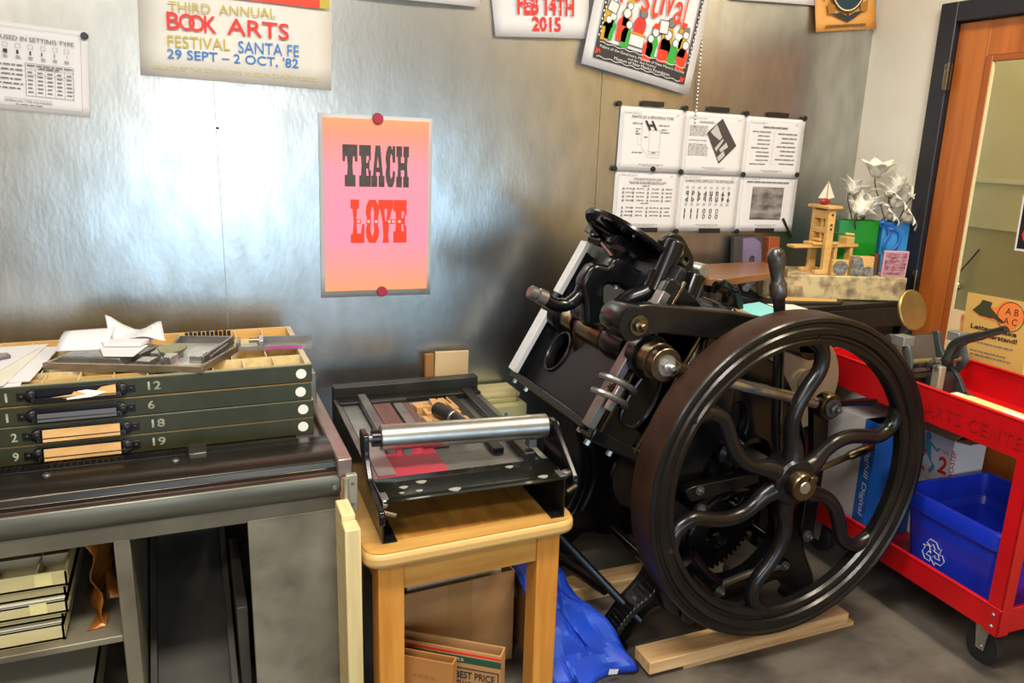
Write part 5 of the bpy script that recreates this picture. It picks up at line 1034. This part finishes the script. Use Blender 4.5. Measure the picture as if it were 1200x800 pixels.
# envelope and dark book on the table
tag(MB().prism([(1.885, -.215), (1.90, -.235), (2.15, -.345), (2.10, -.385), (1.87, -.33)], .8855, .893, 'z').build('dark_folder', mat('dark_folder', '#2b241d', .5), bevel=.001), 'thin dark folder lying in front of the stone slab', 'folder')
tag(MB().prism([(1.885, -.228), (2.12, -.345), (2.09, -.375), (1.88, -.30)], .8935, .896, 'z').build('kraft_envelope', mat('kraft_paper', '#c9a25c', .7)), 'tan kraft envelope on the dark folder before the stone slab', 'envelope')
t = thing('binder_clip', 'white crumpled twist with a dark clip behind the lever handle', 'clip', (1.88, -.12, .886))
MB().tube(interp([(1.858, -.12, .888), (1.860, -.12, .935), (1.875, -.12, .945), (1.90, -.12, .940), (1.905, -.12, .889)], 5), .003, 8).build('clip_wire', DSTEEL, t)
mb = MB()
for k in range(6): mb.ball((1.885 + .012 * (k % 3), -.135 - .008 * (k // 3), .905 + .012 * ((k * 7) % 3)), .012, 6, (1, .8, .9))
mb.build('paper_twist', PAPER, t, smooth=10)
# model hand press of pale wood
MWD = mat('model_maple', '#d9b06a', .5, 0, '#c79a52', 6, (3, 3, 12))
Mm = Msl @ Matrix.Translation((.215, .075, ST)) @ Matrix.Rotation(.32, 4, 'Z')
t = thing('model_press', 'small pale wooden model of a hand printing press on the stone slab', 'model', M=Mm)
def mbx(name, x0, x1, y0, y1, z0, z1, m=MWD, bev=.0015): return MB().box(x0, x1, y0, y1, z0, z1).build(name, m, t, local=True, bevel=bev)
for y in (-.045, .03):
    mbx('upright', -.012, .018, y, y + .016, .012, .232); mbx('foot', -.045, .03, y - .002, y + .018, 0, .014)
mbx('head_beam', -.012, .018, -.03, .03, .195, .225); mbx('mid_beam', -.012, .018, -.03, .03, .145, .165); mbx('cap', -.026, .036, -.056, .056, .232, .242)
mbx('carriage', -.125, .155, -.022, .022, .092, .102); mbx('bed', -.05, .06, -.028, .028, .1025, .112); mbx('tympan', .10, .135, -.022, .022, .102, .128); mbx('leg_post', .055, .068, -.018, .018, .0, .092); mbx('leg_post', .125, .138, -.018, .018, .02, .092); mbx('brace', .02, .07, -.01, .01, .075, .092)
MB().cyl((.003, 0, .11), (.003, 0, .20), .008, seg=12).build('screw', MWD, t, local=True); MB().cyl((.003, -.01, .15), (.085, -.05, .142), .0022, seg=8).build('bar_handle', mat('dark_wire', '#3a3024', .5), t, local=True); MB().cyl((.07, -.043, .1435), (.098, -.056, .141), .005, seg=10).build('bar_grip', MWD, t, local=True)
mbx('platen', -.02, .026, -.02, .02, .115, .124)
for z in (.175, .21, .16): MB().lathe([(0, 0), (.0045, 0), (.0045, .001), (0, .001)], (.003, -.0455, z), (0, -1, 0), 10).build('peg_hole', INK, t, local=True)
# sail boat ornament on the model
t = thing('toy_boat', 'tiny red hulled boat with white paper sails on the model press', 'toy boat', M=Mm @ Matrix.Translation((0, 0, .2425)))
MB().ball((0, 0, .012), .012, 12, (1.9, 1, 1)).build('hull', mat('red_hull', '#8e1d16', .35), t, local=True)
MB().prism([(-.03, .024), (.002, .075), (.006, .022)], -.001, .001, 'y').build('sail', PAPER2, t, local=True); MB().prism([(.006, .02), (.004, .082), (.036, .026)], -.005, -.003, 'y').build('sail', PAPER2, t, local=True); MB().cyl((.003, -.001, .012), (.003, -.001, .084), .0015, seg=6).build('mast', MWD, t, local=True)
# green glass box and blue box used as vases
GG = bpy.data.materials.new('green_glass'); GG.use_nodes = True; b = GG.node_tree.nodes['Principled BSDF']; b.inputs['Base Color'].default_value = lin('#2aa02c'); b.inputs['Roughness'].default_value = .12; b.inputs['Transmission Weight'].default_value = .45; b.inputs['IOR'].default_value = 1.3
def open_box(name, label, cat, a0, a1, b0, b1, h, m, th=.004):
    q = thing(name, label, cat, M=Msl @ Matrix.Translation(((a0 + a1) / 2, (b0 + b1) / 2, ST)))
    w, d = (a1 - a0) / 2, (b1 - b0) / 2
    for nm, r in (('front_wall', (-w, w, -d, -d + th)), ('back_wall', (-w, w, d - th, d)), ('side_wall', (-w, -w + th, -d + th, d - th)), ('side_wall', (w - th, w, -d + th, d - th))): MB().box(*r, 0, h).build(nm, m, q, local=True)
    MB().box(-w, w, -d, d, 0, th).build('base', m, q, local=True); return q
open_box('green_vase', 'square bright green glass vase behind the model press', 'vase', .30, .445, .125, .185, .185, GG)
BV = mat('blue_card', '#2f86c4', .4, 0, '#2a78b4', 5)
bv = open_box('blue_vase', 'square blue vase tied with a blue ribbon holding paper flowers', 'vase', .452, .570, .110, .175, .185, BV)
RB = mat('blue_ribbon', '#1d63b8', .35)
for pts in ([(-.06, 0, .165), (-.075, -.01, .18), (-.06, -.012, .185), (-.045, -.006, .168), (-.02, -.008, .172), (-.03, -.014, .16), (-.045, -.008, .165)], [(-.045, -.005, .165), (-.035, -.008, .14), (-.05, -.01, .11), (-.045, -.008, .085)], [(-.04, -.005, .165), (0, -.006, .15), (.005, -.006, .11), (-.012, -.006, .085)]):
    MB().tube(interp([(x, y - .036, z) for x, y, z in pts], 5), .005, 8, flat=.3, up=(0, 1, 0)).build('ribbon', RB, bv, local=True)
PET = mat('cream_paper_petal', '#e0ddd0', .7, 0, '#cfcab8', 8); STEMM = mat('dark_stem', '#3c3a30', .6); GSTEM = mat('green_stem', '#3e8f2e', .5)
def lily(a, b, z, az, tilt, s, label, full=False, base=(.44, .15)):
    top = Msl @ Vector((a, b, z)); M = Matrix.Translation(top) @ Matrix.Rotation(az, 4, 'Z') @ Matrix.Rotation(tilt, 4, 'Y')
    f = thing('paper_flower', label, 'paper flower', M=M, group='white folded paper flowers')
    n = 6
    for k in range(n):
        th = 2 * PI * k / n
        def fn(u, v, th=th):
            w = (.35 + .65 * math.sin(PI * min(1, v * .95 + .05))) * (1 - v ** 3) * .5; r = s * (.12 + (.9 * v ** 1.4 if not full else .75 * v)); h = s * ((v * 1.0 - .25 * v ** 4) if not full else (.5 * math.sin(v * 2.6)))
            q = (u - .5) * 2 * w * s * .80; cup = -.12 * s * abs(u - .5) * 2
            return ((r + cup) * math.cos(th) - q * math.sin(th), (r + cup) * math.sin(th) + q * math.cos(th), h)
        MB().grid(fn, 4, 6).build('petal', PET, f, local=True, solid=.0008, smooth=30, fixn=False)
    bs = M.inverted() @ (Msl @ Vector((base[0], base[1], .12 + ST)))
    MB().tube(interp([(0, 0, s * .15), (0, 0, -s * .3), tuple(bs * .5 + Vector((0, 0, -.01))), tuple(bs)], 5), .0022, 6).build('stem', STEMM, f, local=True)
    if full: MB().ball((0, 0, s * .2), s * .13, 8).build('centre', mat('tan_bead', '#b59a6a', .5), f, local=True)
L = [(.325, .13, .325, 3.2, -.5, .042, 'folded paper flower with pointed petals above the green vase', 0), (.365, .15, .300, .3, .2, .05, 'trumpet paper flower leaning between the two vases', 0), (.345, .10, .255, 3.6, -1.0, .045, 'drooping paper flower beside the toy boat', 0), (.425, .16, .385, 1.0, -.15, .056, 'tallest upright paper flower at the top of the bunch', 0),
     (.40, .14, .265, .2, .5, .045, 'paper flower tucked low in front of the green stem', 0), (.475, .11, .285, -.6, .8, .048, 'round full paper flower at the centre front of the bunch', 1), (.515, .10, .240, -.7, 1.0, .046, 'full paper flower hanging over the blue vase edge', 1), (.46, .11, .245, -.9, .9, .040, 'small full paper flower low over the ribbon', 1),
     (.50, .16, .350, .4, .6, .034, 'small paper bud with a blue wire at the upper right', 0), (.545, .12, .315, 0, .9, .045, 'paper flower with broad petals at the right of the bunch', 0), (.575, .11, .275, -.2, 1.2, .042, 'outermost paper flower drooping at the far right', 0), (.48, .15, .315, .6, .3, .045, 'paper flower behind the full blossoms in the bunch', 0)]
for a, b, z, az, ti, s, lb, full in L: lily(a, b, z + ST - .045, az, ti, s * 1.45, lb, bool(full), (.38, .155) if a < .41 else (.50, .145))
tag(MB().tube(interp([Msl @ Vector(p) for p in ((.385, .15, .16), (.39, .145, .27), (.40, .14, .335))], 6), [.004] * 6 + [.007] * 5 + [.002] * 2, 8, flat=.5).build('glass_leaf', GSTEM), 'bright green leaf blade standing among the paper flowers', 'leaf')
# small blocks and plaque on the slab front
def cut(a, b, w, h, label, m, round_=False):
    q = thing('printing_block', label, 'printing block', M=Msl @ Matrix.Translation((a, b, ST)), group='small printing blocks on the slab')
    MB().box(0, w, 0, .02, 0, h).build('wood_base', MWD, q, local=True, bevel=.001)
    o = ell(w / 2, h * .5, w * .46, h * .46, 20) if round_ else [(0, 0), (w, 0), (w, h * .42), (w * .8, h * .5), (w * .55, h * .45), (w * .45, h * .9), (w * .3, h), (0, h)]
    MB().prism(o, -.004, 0, 'y').build('metal_face', m, q, local=True)
ENG = mat('engraved_zinc', '#9a978e', .5, .4, '#4e4b46', 70, detail=6)
cut(.245, .012, .058, .055, 'small round engraved metal block at the foot of the model press', ENG, True); cut(.312, .010, .080, .070, 'square engraved metal block beside the round one on the slab', ENG)
tag(MB().lathe([(0, 0), (.016, 0), (.016, .075), (0, .075)], Msl @ Vector((.415, .055, ST)), (0, 0, 1), 16).build('brown_jar', mat('brown_jar', '#5f3e24', .4, 0, '#4a2f1c', 8)), 'small dark brown cylinder between the engraved block and pink plaque', 'jar')
q = thing('plaque', 'small pink and maroon printing plate standing on the slab', 'plaque', M=Msl @ Matrix.Translation((.425, .015, ST)) @ Matrix.Rotation(.06, 4, 'X'))
MB().box(0, .088, 0, .012, 0, .092).build('plate', mat('pink_plate', '#c49aa4', .5), q, local=True, bevel=.001); MB().box(.006, .082, -.0012, 0, .006, .086).build('text_field', mat('maroon_etch', '#7a3a44', .5, 0, '#c096a0', 45, (1, 1, 3), detail=2), q, local=True)

# ================================================================== red cart
Mc = Matrix.Translation((2.003, -.415, 0)) @ Matrix.Rotation(-.03, 4, 'Z')
CW, CL = .405, -.80
t = thing('utility_cart', 'red metal two tier utility cart on black casters before the door', 'cart', M=Mc)
def cb(name, x0, x1, y0, y1, z0, z1, m=REDPAINT, bev=.002): return MB().box(x0, x1, y0, y1, z0, z1).build(name, m, t, local=True, bevel=bev)
for nm, z0, zr in (('top_tray', .640, .742), ('bottom_tray', .138, .212)):
    cb(nm + '_floor', .004, CW - .004, CL + .004, -.004, z0, z0 + .004)
    for r in ((0, .004, CL, 0), (CW - .004, CW, CL, 0), (.004, CW - .004, CL, CL + .004), (.004, CW - .004, -.004, 0)): cb(nm + '_side', r[0], r[1], r[2], r[3], z0 - .002, zr)
    for r in ((-.003, .010, CL - .003, .003), (CW - .010, CW + .003, CL - .003, .003)): cb(nm + '_lip', r[0], r[1], r[2], r[3], zr - .004, zr + .003)
for x in (0, CW):
    for y in (0, CL):
        sx = 1 if x == 0 else -1; sy = -1 if y == 0 else 1
        mb = MB().box(min(x, x + sx * .004), max(x, x + sx * .004), min(y, y + sy * .042), max(y, y + sy * .042), .132, .74); mb.box(min(x, x + sx * .042), max(x, x + sx * .042), min(y, y + sy * .004), max(y, y + sy * .004), .132, .74)
        lg = mb.xf(Matrix.Translation((-.002 * sx, -.002 * sy, 0))).build('corner_post', REDPAINT, t, local=True)
        for z in (.155, .19, .66, .70): MB().lathe([(0, 0), (.006, 0), (.004, .003), (0, .003)], (x - .002 * sx, y + sy * .02, z), (-sx, 0, 0), 10).build('bolt', STEEL, lg, local=True)
        cx, cy = x + sx * .055, y + sy * .065
        cs = MB().box(cx - .03, cx + .03, cy - .035, cy + .035, .128, .134).build('caster', DSTEEL, t, local=True)
        for s in (-1, 1): MB().prism([(cy - .02, .128), (cy + .025, .128), (cy + .012, .045), (cy - .012, .045)], cx + s * .019 - .0015, cx + s * .019 + .0015, 'x').build('fork', STEEL, cs, local=True)
        MB().lathe([(0, -.014), (.03, -.014), (.05, -.013), (.052, -.006), (.052, .006), (.05, .013), (.03, .014), (0, .014)], (cx, cy, .053), (1, 0, 0), 28).build('wheel', mat('black_rubber', '#1b1b1b', .6), cs, local=True)
        MB().lathe([(0, -.022), (.008, -.022), (.008, .022), (0, .022)], (cx, cy, .053), (1, 0, 0), 10).build('axle', STEEL, cs, local=True)
Mface = Mc @ Matrix.Translation((-.0042, 0, 0)) @ Matrix.Rotation(-PI / 2, 4, 'Z')
lt = print_text(t, 'ARTS CENTER', 0, 0, 1, 1, mat('faded_red_lettering', '#9c1414', .5, 0, '#b81419', 30), 0, 'painted_lettering', bold=.01, space=1.2)
inv = wm(t).inverted()
for v in lt.data.vertices: v.co = inv @ (Mface @ Vector((.46 + v.co.x * .34, 0, .665 + v.co.z * .038)))
# --- boxes and bin in the lower tray
def faceM(x, y, z): return Mc @ Matrix.Translation((x, y, z)) @ Matrix.Rotation(-PI / 2, 4, 'Z')
ZT = .1425
WB = mat('white_box_board', '#c9c7c2', .6, 0, '#bbb8b2', 4)
M1 = faceM(.03, -.035, ZT); t = thing('paper_carton', 'white carton of printing paper with a blue Springhill Digital band', 'box', M=M1)
W, H, D = .235, .415, .19
MB().box(0, W, 0, D, 0, H).build('carton_body', WB, t, local=True, bevel=.003)
MB().box(.182, W + .001, -.001, D + .001, -.0, H + .0).build('blue_band', mat('blue_band_print', '#1f5fb4', .45), t, local=True)
MB().box(0, .165, .10, .102, H, H + .0006).build('flap_seam', mat('grey_seam', '#9a9892', .6), t, local=True); MB().box(0, .165, -.0006, 0, .25, .2515).build('side_seam', mat('grey_seam', '#9a9892'), t, local=True)
tx = print_text(t, 'Springhill Digital', 0, 0, 1, 1, PAPER, 0, 'brand_lettering', shear=.15)
for v in tx.data.vertices: a, b = v.co.x, v.co.z; v.co = Vector((.200 + b * .024, -.0022, .385 - a * .30))
M2 = faceM(.235, -.160, ZT); t = thing('printed_carton', 'open white carton with red and teal running figures and a red 2', 'box', M=M2)
W, H, D = .225, .375, .145; WB2 = mat('bright_box_board', '#dcdad6', .6)
for r in ((0, W, 0, .004), (0, W, D - .004, D), (0, .004, .004, D - .004), (W - .004, W, .004, D - .004)): MB().box(*r, 0, H).build('side_panel', WB2, t, local=True)
MB().box(0, W, 0, D, 0, .004).build('bottom_panel', WB2, t, local=True)
for nm, pv, rot, r, m in (('flap', (0, D, H), -.9, (0, W, 0, .07), mat('navy_flap', '#22305c', .5)), ('flap', (0, 0, H), .5, (0, W, 0, .06), mat('inner_kraft_flap', '#b9a27c', .6)), ('flap', (W, 0, H), 0, None, WB2)):
    if r: MB().box(r[0], r[1], r[2] if rot > 0 else -r[3], r[3] if rot > 0 else 0, 0, .003, Matrix.Translation(pv) @ Matrix.Rotation(rot, 4, 'X')).build(nm, m, t, local=True)
    else: MB().box(0, .06, 0, D, 0, .003, Matrix.Translation(pv) @ Matrix.Rotation(-.15, 4, 'Y')).build(nm, m, t, local=True)
TEAL = mat('teal_print', '#4f9fb0', .5); REDP = mat('red_print', '#d8281e', .5)
def runner(u, v, s, m, flip=1):
    f = lambda pts: [(u + flip * x * s, v + y * s) for x, y in pts]
    print_shapes(t, [[(u + flip * x, y) for x, y in ell(0, v + .92 * s, .10 * s, .12 * s, 12)], f([(-.10, .80), (.12, .80), (.16, .45), (-.12, .42)]), f([(-.12, .45), (.02, .43), (-.16, .15), (-.34, .02), (-.40, .08), (-.24, .2)]), f([(.02, .44), (.16, .45), (.24, .2), (.14, .0), (.24, -.04), (.34, .18)]), f([(.10, .8), (.14, .70), (.34, .58), (.42, .72), (.36, .74), (.32, .66)]), f([(-.10, .80), (-.12, .66), (-.34, .52), (-.40, .60), (-.30, .62)])], m, .0008, 'running_figure')
runner(.085, .235, .125, REDP, -1); runner(.128, .245, .125, TEAL)
print_text(t, '2', .180, .255, .214, .312, REDP, .0009, 'red_number', bold=.03); print_text(t, 'TWO', .185, .322, .215, .334, mat('red_print', '#d8281e'), .0009)
print_text(t, 'TO TWO-STEP', .14, .205, .235, .222, REDP, .0009, bold=.01); print_shapes(t, words(.05, .12, .16, .02, rng, .01, .02), INKGREY, .0009, 'small_print')
tx = print_text(t, 'TWO-STEP', 0, 0, 1, 1, REDP, 0, 'red_word', bold=.01)
for v in tx.data.vertices: a, b = v.co.x, v.co.z; v.co = Vector((.240 - b * .018, -.0009, .235 + a * .11))
# blue recycling bin
Mb = faceM(.022, -.408, ZT)
t = thing('recycling_bin', 'bright blue open recycling bin with a white recycling symbol', 'bin', M=Mb)
def loop(w0, w1, d0, d1, z, r=.03): return [(x, y, z) for x, y in rpoly([(w0, d0), (w1, d0), (w1, d1), (w0, d1)], r, 4)]
W, D, H = .335, .35, .265
rings = [loop(.03, W - .03, .03, D - .03, 0), loop(.012, W - .012, .012, D - .012, H * .72), loop(.006, W - .006, .006, D - .006, H * .76), loop(-.008, W + .008, -.006, D + .008, H * .80), loop(-.012, W + .012, -.012, D + .012, H * .98), loop(-.010, W + .010, -.010, D + .010, H), loop(.004, W - .004, .004, D - .004, H), loop(.01, W - .01, .01, D - .01, H * .76), loop(.034, W - .034, .034, D - .034, .006)]
mb = MB(); n = len(rings[0]); vs = [p for r in rings for p in r]; fs = [(i * n + k, i * n + (k + 1) % n, (i + 1) * n + (k + 1) % n, (i + 1) * n + k) for i in range(len(rings) - 1) for k in range(n)] + [tuple(range(n - 1, -1, -1)), tuple((len(rings) - 1) * n + k for k in range(n))]
mb.add(vs, fs).build('bin_body', BLUEPLASTIC, t, local=True)
# recycling arrows, three bent chasing arrows as white outlines
cx, cz, R = .125, .095, .040
mb = MB()
for k in range(3):
    a0 = PI / 2 + k * 2 * PI / 3
    Rm = lambda p, a=a0 - PI / 2: (cx + p[0] * math.cos(a) - p[1] * math.sin(a), cz + p[0] * math.sin(a) + p[1] * math.cos(a))
    arrow = [(-.014, .040), (.008, .040), (.020, .022), (.028, .027), (.022, .004), (.000, .009), (.007, .014), (-.002, .028), (-.010, .016), (-.024, .024)]
    P3 = [Rm(p) for p in arrow]
    mb.tube([(x, -.001 + .018 * (1 - z / (H * .72)) + .0 + .012 - .0012, z) for x, z in P3], .0014, 6, closed=True)
o = mb.build('recycling_symbol', PAPER, t, local=True); o['kind'] = 'stuff'
# --- top tray: hand platen press, papers
ZU = .6445
Mh = Mc @ Matrix.Translation((.19, -.245, ZU))
GREY = mat('grey_hammered_paint', '#4d5254', .4, .2, '#3c4042', 9); DGREY = mat('dark_grey_casting', '#33373a', .38, .3)
t = thing('tabletop_press', 'small grey hand lever printing press with a brass ink disc', 'printing press', M=Mh)
def hp(mb, name, m=GREY, bev=.002): return mb.build(name, m, t, local=True, bevel=bev)
hp(MB().box(-.10, .12, -.125, .08, 0, .018), 'base')
for x in (-.10, .10): hp(MB().prism(rpoly([(.08, .018), (.10, .10), (.075, .17), (.03, .20), (.015, .15), (-.02, .10), (-.07, .07), (-.11, .018)], .015), x - .008, x + .008, 'x'), 'side_frame')
Mbd = Matrix.Translation((0, .035, .13)) @ Matrix.Rotation(-.35, 4, 'X')
hp(MB().box(-.085, .085, -.012, .012, -.09, .055, Mbd), 'bed', mat('brown_steel_bed', '#5c534a', .4, .6)); hp(MB().box(-.08, .08, -.018, -.012, -.07, .05, Mbd), 'chase', mat('chase_grey', '#6e675f', .4, .5))
for x in (-.115, .115):
    hp(MB().tube(interp([(x, -.02, .05), (x, -.06, .11), (x, -.045, .165), (x, -.02, .195)], 6), [.014] * 6 + [.018] * 7 + [.014] * 6, 10, flat=.5, up=(1, 0, 0)), 'roller_arm')
    hp(MB().box(x - .022, x + .022, -.05, -.005, .175, .205), 'roller_hook', mat('pale_casting', '#8f9494', .4, .5))
dn2 = Vector((.12, -.85, .28)).normalized(); dc2 = Vector((.0, .06, .262))
hp(MB().lathe([(0, .005), (.064, .005), (.068, .002), (.068, -.004), (.060, -.008), (0, -.008)], dc2, dn2, 48), 'ink_disc', mat('brass_ink_disc', '#b39a62', .38, .8, '#9a834f', 12, rvar=.08), 0)
hp(MB().cyl(dc2 - dn2 * .008, (.0, .075, .17), .014, seg=14), 'disc_post', GREY)
hp(MB().cyl((-.10, -.055, .125), (.13, -.055, .12), .009, seg=16), 'ink_roller', mat('brass_roller', '#a39363', .35, .7), 0); hp(MB().lathe([(0, 0), (.014, 0), (.014, .012), (0, .012)], (.13, -.055, .12), (1, 0, 0), 14), 'roller_wheel', STEEL, 0)
hp(MB().prism(rpoly([(-.06, .018), (-.115, .018), (-.115, .08), (-.10, .10), (-.06, .075)], .01), -.03, .03, 'x'), 'lever_block', DGREY); hp(MB().box(-.055, -.03, -.128, -.098, .0, .125), 'bracket', mat('pale_metal_bracket', '#a9a995', .4, .5), .003)
for x in (-.03, .03): hp(MB().tube(interp([(x, .03, .08), (x, -.02, .105), (x, -.07, .118), (x, -.105, .125)], 6), [.014] * 19, 10, flat=.4, up=(1, 0, 0)), 'toggle_link')
hp(MB().tube(interp([(-.04, .01, .05), (-.04, -.03, .022), (-.04, -.07, .03), (-.04, -.10, .085)], 6), .012, 10), 'curved_link', DGREY)
hp(MB().tube(interp([(0, -.06, .09), (0, -.10, .14), (0, -.115, .185), (0, -.15, .215), (0, -.21, .245), (0, -.275, .278)], 6), [.016] * 6 + [.017] * 6 + [.018] * 6 + [.016] * 6 + [.013] * 7, 12, flat=.7), 'hand_lever', DGREY, 0)
hp(MB().tube(interp([(.0, -.112, .15), (.0, -.135, .16), (.0, -.14, .19), (.0, -.155, .212)], 6), .006, 8), 'lever_catch', DGREY, 0)
for y, z in ((-.10, .14), (-.05, .115), (-.113, .118)): hp(MB().lathe([(0, 0), (.009, 0), (.009, .012), (0, .013)], (-.045, y, z), (-1, 0, 0), 10), 'pivot_bolt', STEEL, 0)
MP = lambda x, y: tuple((Mc @ Vector((x, y, 0))).to_2d())
tag(MB().prism([MP(.02, -.41), MP(.19, -.40), MP(.195, -.70), MP(.025, -.71)], ZU + .0003, ZU + .050, 'z').build('paper_ream', PAPER2, bevel=.002), 'low stack of pale paper in the top cart tray under the green sheet', 'paper stack')
tag(MB().prism([MP(.02, -.385), MP(.10, -.40), MP(.19, -.45), MP(.19, -.62), MP(.03, -.64)], ZU + .0505, ZU + .053, 'z').build('green_paper', mat('yellow_green_paper', '#c3d08a', .7)), 'pale yellow green paper lying in the top cart tray', 'paper')
tag(MB().prism([MP(.06, -.60), MP(.16, -.59), MP(.17, -.70), MP(.06, -.70)], ZU + .0535, ZU + .056, 'z').build('white_paper', PAPER), 'white paper corner on the green paper in the cart', 'paper')
# --- prints leaning at the back of the top tray
TANP = mat('tan_handbill_paper', '#cfa95c', .7)
Mf2 = Matrix.Translation((2.463, -.590, .632)) @ Matrix.Rotation(-PI / 2, 4, 'Z') @ Matrix.Rotation(-.03, 4, 'Y')
t = thing('handbill', 'tan handbill with an orange ABAC circle taped to the door glass above the cart', 'poster', M=Mf2)
MB().box(0, .232, 0, .002, 0, .318).build('paper', TANP, t, local=True)
ORG = mat('orange_print', '#e8813c', .6)
print_shapes(t, [ell(.155, .265, .045, .048, 24), ell(.10, .262, .06, .022, 20), ell(.21, .27, .05, .022, 20)], ORG, .001, 'orange_shape')
print_shapes(t, [[(p[0], p[1]), (q_[0], q_[1]), (q2[0], q2[1]), (p2[0], p2[1])] for (p, q_), (p2, q2) in zip(list(zip(ell(.165, .262, .047, .049, 28), ell(.165, .262, .047, .049, 28)[1:] + ell(.165, .262, .047, .049, 28)[:1])), list(zip(ell(.165, .262, .0445, .0465, 28), ell(.165, .262, .0445, .0465, 28)[1:] + ell(.165, .262, .0445, .0465, 28)[:1])))], INK, .0014, 'circle_line')
print_text(t, 'A B', .145, .268, .190, .290, INK, .0015); print_text(t, 'A C', .143, .236, .190, .258, INK, .0015)
print_shapes(t, [[(.028, .262), (.05, .285), (.09, .282), (.125, .255), (.10, .245), (.055, .248)], [(.048, .280), (.06, .302), (.095, .298), (.092, .280)], [(.10, .25), (.14, .235), (.145, .243), (.11, .262)]], mat('dark_green_ink', '#3d3f24', .6), .0016, 'engraved_hands')
print_text(t, 'Letters make', .03, .200, .195, .216, INK, .0015, bold=.03); print_text(t, 'Understand!', .06, .178, .200, .194, INK, .0015, bold=.03)
print_shapes(t, [q_ for k, v in enumerate((.155, .125, .112, .085, .072, .05)) for q_ in words(.04, .19 - .02 * (k % 2), v, .004, rng)], INKGREY, .0012, 'small_print'); print_shapes(t, [rect(.13, .0, .232, .022)], ORG, .0012, 'orange_corner')
Mf3 = Matrix.Translation((2.4665, -.528, .620)) @ Matrix.Rotation(-PI / 2, 4, 'Z')
t = thing('handbill', 'pale sheet with orange print half hidden behind the ABAC handbill', 'poster', M=Mf3); MB().box(0, .20, 0, .0015, 0, .262).build('paper', mat('pale_cream_sheet', '#dcc79a', .7), t, local=True)
print_shapes(t, [[(.04, .25), (.09, .252), (.09, .12), (.03, .13), (.045, .18)]], mat('rust_print', '#c0703a', .6, 0, '#d9a468', 40), .001, 'rust_picture')
Mf4 = Matrix.Translation((2.466, -.815, .575)) @ Matrix.Rotation(-PI / 2, 4, 'Z')
t = thing('handbill', 'yellow sheet edge right of the ABAC handbill on the door glass', 'poster', M=Mf4); MB().box(0, .20, 0, .0015, 0, .22).build('paper', mat('yellow_sheet', '#d6d37a', .7), t, local=True)
# --- open sign on the door glass
Ms = Matrix.Translation((XR - .001, -.715, 1.112)) @ Matrix.Rotation(-PI / 2, 4, 'Z') @ Matrix.Rotation(-.02, 4, 'Y')
t = thing('door_sign', 'black sign with a red O and white border stuck on the door glass', 'sign', M=Ms)
MB().box(0, .36, 0, .003, 0, .175).build('sign_board', PAPER, t, local=True); print_shapes(t, [rect(.007, .007, .353, .168)], mat('sign_black', '#14121c', .4), .0008, 'black_field')
print_text(t, 'OPEN', .018, .018, .34, .088, mat('sign_red', '#f01818', .4), .0014, 'red_word', bold=.04); print_text(t, 'WE ARE', .03, .108, .22, .125, PAPER, .0014, 'white_word', bold=.01)
